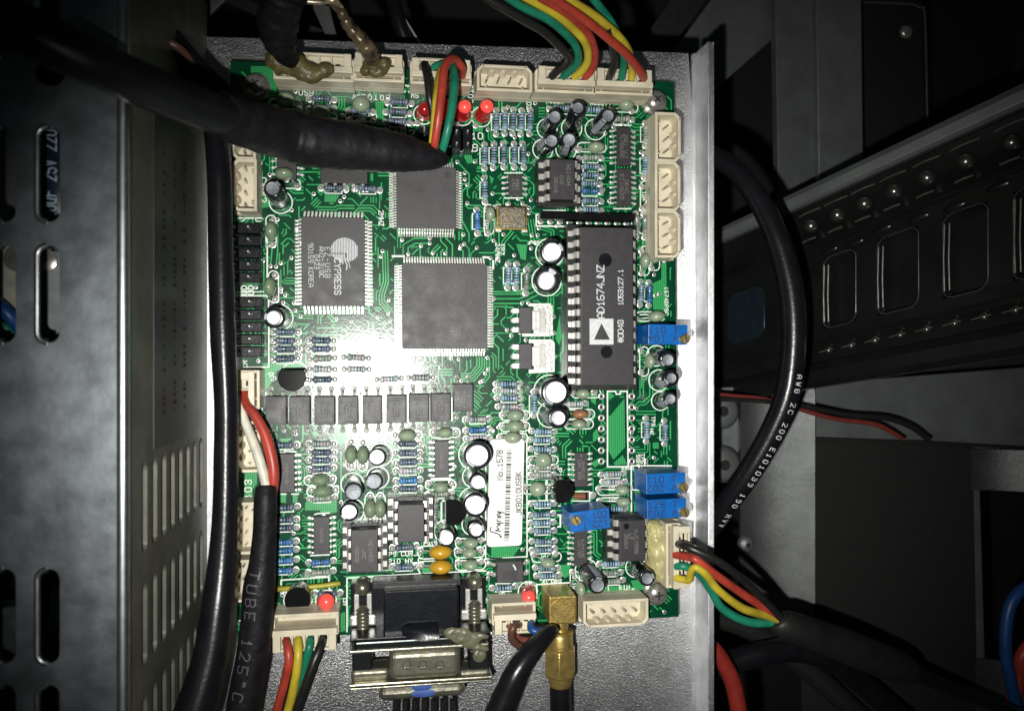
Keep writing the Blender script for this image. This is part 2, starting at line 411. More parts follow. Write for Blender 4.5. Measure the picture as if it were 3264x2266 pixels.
plate = thing("mounting_plate", "raw aluminium mounting plate under the circuit board with a bent edge", "metal plate", (0, 0, ZP))
g = slab(G(), [(560, 112), (2195, 168), (2212, 420), (2216, 2700), (560, 2700), (520, 1100)], ZP, .16)
part("base_sheet", g.rel((0, 0, ZP)), m_alu, plate, bevel=.03)
g = G()
fl = [(2190, 168), (2205, 600), (2210, 1200), (2215, 2266), (2217, 2700)]
q0 = [P(x, y, ZP) for x, y in fl]; x0 = sum(p.x for p in q0) / len(q0)
ya, yb = q0[0].y, q0[-1].y
zt = .12
prof = [(x0 - .02, ZP - .16), (x0 - .02, ZP), (x0 + .10, ZP + .06), (x0 + .12, zt), (x0 + .34, zt), (x0 + .34, ZP - .16)]
n = len(prof)
g.add([(p[0], ya, p[1]) for p in prof] + [(p[0], yb, p[1]) for p in prof],
      [tuple(range(n)), tuple(range(2 * n - 1, n - 1, -1))] + [(i, n + i, n + (i + 1) % n, (i + 1) % n) for i in range(n)])
part("upturned_flange", g.rel((0, 0, ZP)), m_alu, plate, bevel=.035)

# ---------------------------------------------------------------- circuit board
board = thing("circuit_board", "green circuit board crowded with chips and resistors, screwed to the aluminium plate", "circuit board", (0, 0, -.22))
bo = board.location
corners = [P(734, 195), P(2149, 263), P(2163, 1965), P(757, 2042)]
part("substrate", G().prism([(p.x, p.y) for p in corners], -.22, 0).rel(bo), m_sub, board, bevel=.01)
def inside(px, py, m=6): return 741 + m < px < 2146 - m and 205 + (px - 741) * .047 + m < py < 2040 - (px - 757) * .053 - m

# occupancy raster, 3 px cells
OW, OH = 500, 640
occ = np.zeros((OW, OH), bool)
def oc(px, py): return int((px - 720) / 3), int((py - 180) / 3)
def block(x0, y0, x1, y1):
    a, b = oc(x0, y0); c, d = oc(x1, y1); occ[max(a, 0):c + 1, max(b, 0):d + 1] = True
# hatched copper areas (outlines in photograph pixels)
POUR = [
 [(2108, 838), (2124, 838), (2126, 1010), (2082, 985), (2078, 905), (2108, 890)],
 [(1945, 1325), (1990, 1270), (1992, 1425), (1955, 1465), (1938, 1435), (1938, 1325)],
 [(973, 1600), (1074, 1594), (1075, 1632), (1024, 1640), (1020, 1626), (972, 1626)],
 [(1566, 1742), (1660, 1742), (1630, 1778), (1566, 1776)],
 [(838, 1158), (968, 1150), (968, 1168), (884, 1180), (860, 1230), (836, 1250)],
 [(780, 1504), (820, 1504), (820, 1540), (806, 1560), (804, 1612), (780, 1612)],
 [(780, 1764), (795, 1764), (795, 1794), (780, 1794)],
 [(800, 212), (880, 214), (882, 300), (868, 316), (846, 314), (850, 262), (800, 250)],
 [(1196, 325), (1222, 322), (1226, 400), (1200, 400)],
 [(1508, 340), (1524, 340), (1540, 420), (1508, 420)],
 [(1474, 490), (1500, 490), (1512, 520), (1490, 522)],
 [(1645, 778), (1680, 780), (1676, 830), (1660, 826)],
 [(862, 660), (888, 640), (888, 600), (824, 640), (824, 666)],
 [(1035, 620), (1082, 622), (1070, 644), (1034, 644)],
 [(886, 1575), (912, 1575), (912, 1602), (890, 1600)], [(933, 1575), (950, 1575), (948, 1602), (933, 1602)],
 [(1070, 1352), (1108, 1352), (1104, 1400), (1085, 1424), (1066, 1392)],
 [(1535, 1480), (1552, 1480), (1556, 1600), (1540, 1600)], [(1545, 1640), (1556, 1640), (1556, 1740), (1545, 1720)],
 [(1092, 1835), (1220, 1830), (1236, 1840), (1120, 1846)], [(1345, 1810), (1385, 1808), (1388, 1836), (1345, 1838)],
 [(1075, 1960), (1100, 1948), (1102, 2010), (1072, 2014)],
 [(1786, 1800), (1818, 1796), (1820, 1830), (1800, 1842), (1786, 1830)],
 [(1870, 1880), (1890, 1870), (2010, 1866), (2030, 1880), (1960, 1900), (1870, 1905)],
 [(2010, 1850), (2046, 1846), (2056, 1880), (2020, 1876)], [(1840, 1895), (1856, 1895), (1860, 1960), (1842, 1965)],
 [(1552, 1890), (1580, 1905), (1575, 1935), (1552, 1960)], [(1632, 1895), (1645, 1890), (1648, 1925), (1632, 1925)],
 [(1770, 1356), (1796, 1352), (1790, 1372), (1772, 1370)], [(1890, 1380), (1902, 1366), (1912, 1395), (1890, 1410)],
 [(2080, 1410), (2100, 1410), (2100, 1430), (2080, 1430)], [(1770, 1080), (1785, 1000), (1790, 1075), (1782, 1100)],
 [(1938, 1245), (1960, 1262), (1940, 1276)], [(1880, 1240), (1905, 1244), (1898, 1290), (1884, 1280)],
 [(1885, 1475), (1905, 1460), (1915, 1475), (1895, 1490)], [(1955, 1475), (1985, 1450), (1998, 1478), (1960, 1482)],
 [(1240, 1400), (1258, 1404), (1262, 1440), (1240, 1430)], [(1560, 560), (1575, 570), (1565, 590)],
 [(1050, 1396), (1068, 1396), (1062, 1410)], [(995, 1376), (1018, 1374), (1014, 1390), (998, 1390)],
 [(893, 1398), (930, 1396), (918, 1408), (895, 1408)]]
pg = G()
for pl in POUR:
    q = [P(x, y, 0) for x, y in pl]
    pg.add([(p.x, p.y, .0065) for p in q], [tuple(range(len(q)))] if (sum(q[i].x * q[(i + 1) % len(q)].y - q[(i + 1) % len(q)].x * q[i].y for i in range(len(q))) > 0) else [tuple(range(len(q) - 1, -1, -1))])
    xs = [p[0] for p in pl]; ys = [p[1] for p in pl]; block(min(xs), min(ys), max(xs), max(ys))
_h = part("hatched_copper", pg.rel(bo), hatch_mat(), board, kind='stuff')
solid = G()
for pl in [[(1512, 1300), (1570, 1306), (1574, 1330), (1560, 1330), (1548, 1396), (1566, 1398), (1560, 1330), (1540, 1316)],
           [(2150, 700), (2130, 820), (2140, 1300), (2158, 1300)]]:
    pass
# traces: bundles of parallel 45 degree runs that avoid one another
DIRS = [(1, 0), (.7071, .7071), (0, 1), (-.7071, .7071), (-1, 0), (-.7071, -.7071), (0, -1), (.7071, -.7071)]
rt = random.Random(21)
traces, vias = [], []
def samples(pl):
    out = []
    for (a, b), (c, d) in zip(pl, pl[1:]):
        L = math.hypot(c - a, d - b); k = max(1, int(L / 2.5))
        out += [(a + (c - a) * i / k, b + (d - b) * i / k) for i in range(k + 1)]
    return out
def clear(sm, skip=0):
    for x, y in sm:
        if not inside(x, y): return False
        i, j = oc(x, y)
        if occ[i - 1:i + 2, j - 1:j + 2].any(): return False
    return True
def offset(base, k, pitch):
    out = []
    for i, p in enumerate(base):
        a = base[max(i - 1, 0)]; b = base[min(i + 1, len(base) - 1)]
        d0 = (p[0] - a[0], p[1] - a[1]) if i > 0 else (b[0] - p[0], b[1] - p[1]); d1 = (b[0] - p[0], b[1] - p[1]) if i < len(base) - 1 else d0
        l0, l1 = math.hypot(*d0) or 1, math.hypot(*d1) or 1
        n0, n1 = (-d0[1] / l0, d0[0] / l0), (-d1[1] / l1, d1[0] / l1)
        m = (n0[0] + n1[0], n0[1] + n1[1]); q = m[0] * m[0] + m[1] * m[1]
        out.append((p[0] + 2 * m[0] / q * k * pitch, p[1] + 2 * m[1] / q * k * pitch))
    return out
def lay(pl, w=3.4, via=.5):
    sm = samples(pl)
    if not clear(sm): return False
    traces.append((pl, w))
    for x, y in sm:
        i, j = oc(x, y); occ[i - 0:i + 1, j - 0:j + 1] = True
    for e in (pl[0], pl[-1]):
        if rt.random() < via:
            vias.append(e); i, j = oc(*e); occ[i - 3:i + 4, j - 3:j + 4] = True
    return True
# runs the photograph shows clearly
KNOWN = [
 ([(1470, 505), (1512, 548), (1512, 596), (1490, 618), (1490, 700), (1512, 740), (1512, 770)], 3, 8.5),
 ([(1526, 420), (1524, 560), (1524, 640), (1500, 664), (1500, 760)], 1, 8),
 ([(1580, 815), (1600, 800), (1600, 770), (1630, 735)], 3, 9),
 ([(1574, 930), (1650, 930), (1700, 905)], 6, 7.5),
 ([(1285, 810), (1285, 780), (1320, 760), (1370, 760)], 4, 8),
 ([(1235, 800), (1238, 900), (1225, 940), (1225, 960), (1250, 990)], 4, 8),
 ([(1010, 1045), (1090, 1045), (1110, 1065)], 4, 7.5),
 ([(1120, 1025), (1180, 1085), (1200, 1105), (1236, 1105)], 4, 9),
 ([(1180, 1110), (1230, 1160), (1230, 1180)], 4, 9),
 ([(893, 1376), (893, 1388), (985, 1388), (1005, 1404)], 2, 9),
 ([(1070, 1830), (1070, 1720), (1072, 1420)], 1, 8), ([(1078, 1600), (1078, 1440)], 2, 9),
 ([(885, 700), (885, 800), (880, 850)], 4, 9), ([(895, 860), (896, 930)], 3, 9),
 ([(850, 840), (850, 980)], 2, 9), ([(1980, 1240), (1950, 1260)], 4, 8),
 ([(1935, 1300), (1985, 1260)], 3, 8), ([(1940, 1480), (1990, 1440)], 3, 8),
 ([(1880, 1690), (1902, 1690), (1902, 1760), (1915, 1770)], 3, 9), ([(1912, 1690), (1912, 1780)], 2, 9),
 ([(1500, 840), (1500, 810), (1520, 790)], 2, 9), ([(1890, 1876), (1940, 1860), (1980, 1840)], 3, 9),
 ([(1570, 1780), (1640, 1745)], 3, 9), ([(1700, 700), (1710, 760), (1740, 770)], 4, 9),
 ([(1720, 720), (1765, 735), (1765, 800)], 4, 8.5), ([(1760, 1010), (1780, 990)], 2, 9),
 ([(1470, 1190), (1500, 1190), (1520, 1165), (1520, 1140)], 4, 8), ([(1560, 1140), (1560, 1200), (1545, 1220)], 2, 9),
 ([(1540, 1600), (1552, 1440)], 1, 8), ([(936, 1700), (958, 1700), (975, 1690)], 2, 10)]
for base, k, pitch in KNOWN:
    for j in range(k): lay(offset(base, j, pitch), 3.9, .35)
for it in range(24000):
    a = rt.uniform(760, 2140); b = rt.uniform(210, 2030)
    d = rt.randrange(8); segs = rt.randint(1, 4); base = [(a, b)]
    for s_ in range(segs):
        L = rt.uniform(10, 70) if d % 2 == 0 else rt.uniform(6, 30)
        base.append((base[-1][0] + DIRS[d][0] * L, base[-1][1] + DIRS[d][1] * L)); d = (d + rt.choice((-1, 1))) % 8
    k = rt.choice((1, 1, 2, 3, 4)); pitch = rt.choice((8.5, 9, 9.5))
    for j in range(k):
        lay(offset(base, j, pitch) if j else base, rt.choice((3.4, 3.8, 4.2)), .16)
tg = G(); isl = G()
def w2(p): q = P(p[0], p[1], 0); return (q.x, q.y)
for i, (pl, w) in enumerate(traces): tg.strip([w2(p) for p in pl], w * .01, .0035 + (i % 5) * .0002)
_tr_ = part("copper_traces", tg.rel(bo), m_trace, board, kind='stuff')
# small copper islands fill what is still bare
for it in range(5000):
    a = rt.uniform(760, 2140); b = rt.uniform(210, 2030); w_ = rt.uniform(9, 34); h_ = rt.uniform(9, 34)
    if not inside(a, b, 14) or not inside(a + w_, b + h_, 14): continue
    i0, j0 = oc(a - 4, b - 4); i1, j1 = oc(a + w_ + 4, b + h_ + 4)
    if occ[i0:i1 + 1, j0:j1 + 1].any(): continue
    occ[i0:i1 + 1, j0:j1 + 1] = True; ch = min(w_, h_) * .45
    pl = [(a, b), (a + w_ - ch, b), (a + w_, b + ch), (a + w_, b + h_), (a + ch * rt.choice((0, 1)), b + h_), (a, b + h_ - ch * .9)]
    q = [w2(p) for p in pl][::-1]; isl.add([(x, y, .0065) for x, y in q], [tuple(range(6))])
part("hatched_copper", isl.rel(bo), _h.data.materials[0], board, kind='stuff')
# more vias seen one by one
VIA = [(1000, 618), (1097, 628), (1084, 641), (894, 839), (896, 920), (909, 941), (903, 965), (941, 990), (958, 1008), (868, 972), (838, 832), (816, 916),
       (1482, 552), (1482, 572), (1489, 589), (1477, 748), (1282, 765), (1342, 784), (1380, 806), (1419, 808), (1468, 785), (1573, 767), (1564, 823),
       (1214, 818), (1239, 957), (1203, 1012), (1243, 1023), (1212, 1069), (1554, 1140), (1692, 638), (1617, 650), (1686, 663), (1686, 680), (1605, 748),
       (1695, 750), (1714, 750), (1709, 776), (1693, 792), (1639, 814), (1664, 966), (1684, 966), (1765, 1010), (1766, 1062), (1768, 1135), (1676, 1084), (1629, 1070),
       (2085, 876), (2089, 942), (2101, 937), (1706, 330), (1513, 515), (1555, 414), (2060, 1467), (2085, 1459), (1666, 1645), (1665, 1751),
       (2000, 1881), (843, 1254), (823, 1151), (1339, 1751), (1338, 1795), (916, 1950), (1170, 1135), (865, 1010), (1538, 1100), (1380, 1132), (1403, 1171), (1438, 1142), (1462, 1146), (1556, 1177), (1546, 1190), (1531, 1218)]
vm = None
vring = G().lathe([(.030, .004), (.034, .012), (.055, .012), (.066, .004)], 14, cap=False).mesh("via", 60); vring.materials.append(m_sold)
hole = G().disc((0, 0), .032, .0075).mesh("via_hole"); hole.materials.append(m_hole)
allv = VIA + [v for v in vias if rt.random() < .8][:230]
for x, y in allv:
    q = P(x, y, 0)
    o = obj("via", vring, None, board); o.location = Vector((q.x, q.y, 0)) - bo
    h_ = obj("drilled_hole", hole, None, o)
silk = G()     # every piece of white ink is collected here and linked at the end
def sl(pts, w=3.6, closed=False, dz=0): silk.strip([w2(p) for p in pts], w * .01, .0095 + dz, closed)
def st(s, px, py, h=15, rot=0, w=2.6, adv=1.0, narrow=1.0):
    q = P(px, py, 0); text(silk, s, q.x, q.y, h * .01, R(rot) + ROT, w * .01, .0105, adv, narrow=narrow)
def stadium(cx, cy, L, Wd, vert=False, rot=None):
    q = P(cx, cy, 0); pts = []; r = Wd / 2 * .01; h = max(0, L / 2 * .01 - r); rr = ROT + (math.pi / 2 if vert else 0) if rot is None else rot
    for k in range(9): a = -math.pi / 2 + math.pi * k / 8; pts.append((h + r * math.cos(a), r * math.sin(a)))
    for k in range(9): a = math.pi / 2 + math.pi * k / 8; pts.append((-h + r * math.cos(a), r * math.sin(a)))
    c, n = math.cos(rr), math.sin(rr); silk.strip([(q.x + x * c - y * n, q.y + x * n + y * c) for x, y in pts], .034, .0095, True)
def circ(px, py, r, a0=0, a1=360, w=3.4):
    q = P(px, py, 0); silk.ring((q.x, q.y), (r - w / 2) * .01, (r + w / 2) * .01, .0098, 32, R(a0), R(a1))
def dot(px, py, r): q = P(px, py, 0); silk.disc((q.x, q.y), r * .01, .0098)
# ---------------------------------------------------------------- solder joint shared by every leaded component
g = G().lathe([(.105, 0), (.105, .012), (.082, .014), (.06, .035), (.03, .075), (.022, .10)], 12)
joint_m = g.mesh("solder_joint", 50); joint_m.materials.append(m_sold)
def joint(root, x, y, s=1.0):
    o = obj("solder_joint", joint_m, None, root); o.location = (x, y, 0); o.scale = (s, s, s); o.rotation_euler.z = random.random() * 6; return o

# ---------------------------------------------------------------- resistors
NV, RD, BK = (.008, .02, .07), (.16, .035, .05), (.01, .012, .02)
RM = {
 'b': band_mat("pale_blue_resistor", (.21, .36, .45), [(.12, .06, RD), (.28, .09, NV), (.46, .09, BK), (.62, .07, NV), (.81, .05, RD)]),
 'n': band_mat("deep_blue_resistor", (.05, .20, .45), [(.16, .06, NV), (.34, .05, NV), (.48, .08, BK), (.64, .05, NV), (.84, .05, RD)]),
 'g': band_mat("grey_green_resistor", (.27, .34, .30), [(.12, .05, (.10, .07, .05)), (.32, .06, (.05, .06, .05)), (.48, .06, (.06, .10, .07)), (.66, .06, (.13, .06, .05)), (.82, .04, (.3, .2, .06))]),
 'w': band_mat("pale_grey_resistor", (.38, .46, .48), [(.14, .07, (.35, .10, .08)), (.34, .06, (.35, .13, .10)), (.52, .08, (.03, .05, .09)), (.70, .07, (.03, .03, .04)), (.84, .05, (.12, .08, .06))]),
 'd': band_mat("slate_blue_resistor", (.11, .18, .24), [(.14, .06, RD), (.28, .10, NV), (.48, .09, BK), (.64, .05, (.03, .06, .10)), (.80, .06, RD)])}
RNAME = {'b': 'pale blue', 'n': 'bright blue', 'g': 'grey green', 'w': 'pale grey', 'd': 'slate blue'}
body_g = G().lathe([(.035, -.30), (.075, -.262), (.108, -.235), (.112, -.19), (.092, -.145), (.088, 0), (.092, .145), (.112, .19), (.108, .235), (.075, .262), (.035, .30)], 14, (0, 0, .125), (1, 0, 0))
lead_g = G().tube([(.27, 0, .125), (.33, 0, .12), (.365, 0, .09), (.375, 0, 0)], .022, 7)
rbm = {k: None for k in RM}; leadm = lead_g.mesh("lead", 60); leadm.materials.append(m_tin)
RP = {}
for k in RM:
    me = body_g.mesh("resistor_body", 50); me.materials.append(RM[k]); rbm[k] = me
def make_res(k, loc, rot, label, group):
    if k in RP: return clone(RP[k], loc, rot, label, group)
    t = thing("resistor", label, "resistor", loc, rot, group)
    obj("body", rbm[k], None, t); obj("lead", leadm, None, t); o = obj("lead", leadm, None, t); o.rotation_euler.z = math.pi
    joint(t, .375, 0); joint(t, -.375, 0); RP[k] = t; return t
def resistor(px, py, orient='h', k='b', label='', group=None):
    q = P(px, py, .15); rot = ROT + (math.pi / 2 if orient == 'v' else 0) + random.uniform(-.05, .05)
    if random.random() < .5: rot += math.pi
    make_res(k, (q.x, q.y, 0), rot, label, group)
    # silk bracket
    c, n = math.cos(ROT + (math.pi / 2 if orient == 'v' else 0)), math.sin(ROT + (math.pi / 2 if orient == 'v' else 0)); s = 1
    pts = [(-.25, -.06), (-.25, -.145), (.25, -.145), (.25, -.06)] if orient == 'h' else [(-.25, -.0), (-.25, .145), (.25, .145), (.25, .0)]
    silk.strip([(q.x + x * c - y * n, q.y + x * n + y * c) for x, y in pts], .032, .0095)
def column(items, orient, phrase, group, way='v'):
    """items: (px, py, colour)"""
    for i, (x, y, k) in enumerate(items):
        resistor(x, y, orient, k, f"{RNAME[k]} resistor, {nth(i, len(items), way)} {phrase}", group)
B = 'b'
column([(1583, 387, B), (1610, 385, B), (1637, 385, B), (1663, 387, B), (1691, 386, B)], 'v', "right of the two lit top lamps", "upper row of upright resistors", 'l')
column([(1546, 496, B), (1575, 494, B), (1607, 492, B), (1641, 493, B), (1670, 493, B)], 'v', "in the lower upright row above the small chip", "lower row of upright resistors", 'l')
column([(1885, 502, 'g'), (1886, 531, B), (1884, 558, B), (1880, 585, B), (1882, 609, 'n'), (1884, 640, B), (1884, 668, B)], 'h', "right of the socketed eight pin chip", "stack of resistors beside the top right chips")
column([(1273, 325, 'd'), (1268, 356, 'd'), (1266, 387, 'd')], 'h', "just left of the wires and dark lamp", "stack under the third top connector")
column([(1024, 314, 'd'), (1024, 342, 'd')], 'h', "under the USB lettering", "pair under the USB lettering")
resistor(1149, 352, 'h', 'd', "slate blue resistor half hidden beneath the round green capacitor near the top connectors")
resistor(1062, 599, 'h', 'd', "slate blue resistor above the square logo chip, left of its twin")
resistor(1171, 601, 'h', 'd', "slate blue resistor left of the dark square chip under the thick cable")
resistor(1546, 604, 'v', B, "upright pale blue resistor left of the small eight pin chip")
resistor(1522, 704, 'v', 'n', "upright bright blue resistor left of the green capacitor and gold crystal")
resistor(1790, 345, 'h', B, "pale blue resistor between the first two black capacitors below the top connector")
resistor(1888, 350, 'h', B, "pale blue resistor between the black capacitors and the top right green capacitor")
resistor(1983, 379, 'h', 'g', "grey green resistor above the upper fourteen pin chip, below a green capacitor")
resistor(2060, 426, 'v', 'g', "upright grey green resistor beside the topmost right edge connector")
resistor(2058, 526, 'v', B, "upright pale blue resistor between the two upper right edge connectors")
resistor(2031, 716, 'v', 'g', "upright grey green resistor at the long chip's corner, left of its twin")
resistor(2057, 718, 'v', 'g', "upright grey green resistor beside the LAMP lettering")
resistor(2072, 936, 'v', 'n', "upright bright blue resistor right of the long chip, beside the board edge")
resistor(2045, 934, 'v', B, "upright pale blue resistor tight against the long chip's right pins")
column([(1621, 878, B), (1647, 878, B), (1679, 896, 'g')], 'v', "beside two big capacitors, above the power transistors", "upright resistors by the tall capacitors", 'l')
column([(908, 1058, 'd'), (908, 1086, 'd'), (910, 1112, 'd'), (908, 1144, 'd')], 'h', "right of the lower pin header", "stack right of the lower pin header")
column([(1023, 1086, 'd'), (1023, 1112, 'd'), (1027, 1143, 'g'), (1027, 1177, 'w'), (1027, 1210, 'd')], 'h', "between half round transistor and logo chip", "stack below the logo chip")
column([(1135, 1140, 'w'), (1136, 1177, 'w')], 'h', "left of the white flash glare", "pair beside the flash glare")
resistor(1240, 1208, 'h', 'w', "pale grey resistor inside the white flash glare above the chip row")
resistor(1341, 1204, 'h', 'w', "pale grey resistor above the seventh chip of the row")
column([(1523, 1337, 'w'), (1524, 1371, 'n'), (1525, 1397, 'w')], 'h', "above the largest lone capacitor left of the white label", "stack right of the chip row")
column([(1621, 1224, B), (1621, 1246, 'w'), (1624, 1269, B), (1627, 1297, 'w')], 'h', "above the three stacked green capacitors", "stack above the white label")
resistor(1704, 1287, 'v', B, "upright pale blue resistor left of the two white topped capacitors above the label")
column([(1734, 1376, B), (1729, 1403, B), (1732, 1433, B)], 'h', "right of the white label's top", "stack right of the label top")
resistor(1732, 1490, 'h', 'g', "grey green resistor half hidden under the oval capacitor right of the label")
resistor(1732, 1514, 'h', 'g', "grey resistor with brown bands between two green capacitors right of the label")
column([(1732, 1607, B), (1729, 1641, B), (1730, 1667, B), (1732, 1693, B), (1734, 1727, B), (1734, 1753, B)], 'h', "between the white label and the blue trimmer", "long stack right of the label")
column([(1745, 1812, B), (1749, 1836, B)], 'h', "under the oval capacitor above the gold elbow plug", "pair above the gold plug")
resistor(2063, 1371, 'v', B, "upright pale blue resistor right of the empty chip footprint")
resistor(2122, 1379, 'v', B, "upright pale blue resistor near the board's right edge above the blue trimmers")
column([(1955, 1512, 'w'), (1960, 1537, 'w')], 'h', "above the two green capacitors left of the blue trimmers", "pair left of the trimmers")
resistor(1960, 1622, 'h', B, "pale blue resistor right of the lone blue trimmer")
column([(1950, 1798, B), (1947, 1827, 'g'), (1953, 1854, 'g')], 'h', "between the two leaning lower right capacitors", "stack between leaning capacitors")
resistor(1607, 1874, 'h', B, "pale blue resistor above the NEAR lettering")
resistor(1834, 1288, 'h', 'w', "pale grey resistor between green and brown capacitors beside the empty footprint")
resistor(904, 1419, 'h', 'd', "slate blue resistor right of the red cable, under the chip row")
column([(1023, 1415, 'w'), (1024, 1442, 'd'), (1023, 1467, 'd'), (1023, 1495, 'd')], 'h', "left of the two upright green capacitors", "stack right of the lower left chip")
resistor(1026, 1589, 'h', 'g', "grey green resistor just under the lower of two oval capacitors")
column([(906, 1619, 'd'), (903, 1657, 'd'), (903, 1683, 'd'), (902, 1729, 'n'), (902, 1756, 'n'), (903, 1788, 'n'), (901, 1820, 'n')], 'h', "emerging beside the printed black sleeve", "long stack beside the printed sleeve")
column([(1022, 1793, 'n'), (1021, 1825, 'g')], 'h', "above the mustard jumper wire", "pair above the jumper")
column([(1299, 1414, 'd'), (1300, 1444, 'd'), (1301, 1473, 'd'), (1301, 1501, 'w'), (1301, 1532, 'n'), (1301, 1558, 'd')], 'h', "between white topped capacitors and the centre slim chip", "long stack left of the centre slim chip")
resistor(1402, 1576, 'h', 'g', "grey green resistor half hidden beneath an oval capacitor above a half round transistor")
resistor(1387, 1633, 'v', 'g', "upright grey component between a socketed chip and a half round transistor")
resistor(1289, 1745, 'h', 'd', "slate blue resistor above the CUR lettering")
resistor(1289, 1808, 'h', 'd', "slate blue resistor below the HV lettering")
resistor(1043, 1893, 'h', 'd', "slate blue resistor half under the lit bottom left lamp")

# ---------------------------------------------------------------- small dipped capacitors
CP = {}
def capbody(rx, ry, rz, z): return G().ell((0, 0, z), (rx, ry, rz), 20, 12)
CSPEC = {'o': (.275, .185, .27, m_capg, "pale green"), 'd': (.275, .185, .27, m_capd, "dark green"), 'r': (.265, .235, .24, m_capg, "pale green"), 'y': (.36, .22, .30, m_capy, "yellow"), 'n': (.26, .15, .27, m_capb, "brown"), 's': (.235, .165, .25, m_capg, "pale green")}
def dipcap(px, py, orient='h', k='o', label='', group=None, dx=0, dy=0, rj=0):
    """px, py: the lacquered body; dx, dy: how far (pixels) its leads stand from under it"""
    rx, ry, rz, mt, _ = CSPEC[k]; q = P(px, py, .36); rot = ROT + (math.pi / 2 if orient == 'v' else 0) + R(rj)
    key = (k, dx, dy, orient)
    loc = (q.x, q.y, 0)
    if key in CP: clone(CP[key], loc, rot, label, group)
    else:
        t = thing("dipped_capacitor", label, "capacitor", loc, rot, group)
        b = capbody(rx, ry, rz, .36)
        for i, v in enumerate(b.v):
            a = max(0, -(v[2] - .30)) * .7; b.v[i] = (v[0] * (1 + a * .1), v[1], v[2])
        part("body", b, mt, t, 70)
        ox, oy = dx * .01, -dy * .01
        if orient == 'v': ox, oy = oy, -ox
        for s_ in (-1, 1):
            lg = G().tube([(s_ * rx * .55, 0, .22), (s_ * rx * .8 + ox * .5, oy * .5, .13), (s_ * .355 + ox, oy, .06), (s_ * .36 + ox, oy, 0)], .022, 7)
            part("lead", lg, m_tin, t, 60); joint(t, s_ * .36 + ox, oy)
        CP[key] = t
    stadium(px + dx, py + dy, 96, 30 if k != 'y' else 40, orient == 'v')
def caps(items, orient, k, phrase, group, way='v'):
    for i, it in enumerate(items):
        dipcap(it[0], it[1], orient, k, f"{CSPEC[k][4]} dipped capacitor, {nth(i, len(items), way)} {phrase}", group, *(it[2:] or ()))
dipcap(910, 317, 'h', 'o', "pale green dipped capacitor right of the top left screw", dy=16)
dipcap(1024, 356, 'h', 'o', "pale green dipped capacitor half under the thick cable below the USB lettering", dy=18)
dipcap(1151, 334, 'h', 'r', "round pale green dipped capacitor below the second top connector", dy=38)
dipcap(1996, 338, 'h', 's', "pale green dipped capacitor left of the top right screw", dx=-8, dy=6)
dipcap(1900, 471, 'h', 'o', "pale green dipped capacitor above the resistor stack right of five black capacitors", dx=-14)
dipcap(906, 555, 'h', 'd', "dark green dipped capacitor on the dark chip above the COM2 lettering", dy=30)
dipcap(864, 737, 'v', 'd', "dark green dipped capacitor right of the upper pin header's top")
dipcap(860, 914, 'v', 'd', "dark green dipped capacitor right of the upper pin header's foot", dx=12)
dipcap(1562, 683, 'v', 's', "pale green dipped capacitor left of the gold crystal", dx=-4, dy=18)
dipcap(2079, 613, 'v', 's', "pale green dipped capacitor leaning on the middle right edge connector", dx=-24, dy=12)
caps([(2055, 832), (2088, 816)], 'v', 's', "standing below the lowest right edge connector", "green pair below the right connectors", 'l')
dipcap(2092, 1009, 'h', 'o', "pale green dipped capacitor just above the topmost blue trimmer", dx=-20, rj=8)
dipcap(2071, 1152, 'v', 's', "pale green dipped capacitor just below the topmost blue trimmer", dx=-18)
dipcap(1858, 1255, 'h', 's', "pale green dipped capacitor at the long chip's lower left corner", dx=10, dy=-2)
dipcap(1849, 1320, 'h', 'n', "brown dipped capacitor left of the empty chip footprint")
dipcap(1845, 1352, 'h', 's', "pale green dipped capacitor under the brown one beside the empty footprint")
caps([(1642, 1324), (1641, 1359), (1634, 1395)], 'h', 'o', "stacked above the white label", "green trio above the label")
dipcap(1732, 1467, 'h', 'r', "rounded pale green dipped capacitor right of the label's upper half")
dipcap(1714, 1559, 'h', 'r', "round pale green dipped capacitor between the label and the large black transistor")
caps([(1984, 1562, -34), (1987, 1600, -34)], 'h', 's', "left of the two lower blue trimmers", "green pair left of the blue trimmers")
dipcap(2112, 1669, 'h', 's', "pale green dipped capacitor between the lowest blue trimmer and hot glue")
dipcap(1747, 1793, 'h', 's', "pale green dipped capacitor above the gold elbow plug's resistors", dx=-5, dy=-18)
dipcap(1850, 1877, 'v', 's', "pale green dipped capacitor between the gold plug and a leaning capacitor", dx=-18, dy=-10)
dipcap(1297, 1388, 'h', 'o', "grey green dipped capacitor under the sixth chip of the row")
dipcap(1418, 1379, 'h', 's', "pale green dipped capacitor above the centre slim chip")
caps([(1118, 1449), (1156, 1451)], 'v', 'd', "standing below the chip row's glare", "dark green pair below the glare", 'l')
caps([(1020, 1530), (1029, 1565)], 'h', 'd', "between two slim chips at the lower left", "dark green pair lower left")
caps([(1179, 1622), (1212, 1622)], 'v', 'd', "above the two socketed lower chips", "dark green pair above the sockets", 'l')
dipcap(1405, 1553, 'h', 's', "pale green dipped capacitor below the centre slim chip", dy=-8)
caps([(1500, 1730), (1497, 1761), (1500, 1800)], 'h', 's', "stacked left of the white label's foot", "green trio beside the label foot")
caps([(1404, 1759, -24), (1405, 1807, -24)], 'h', 'y', "above the D shaped socket", "yellow capacitors above the serial socket")

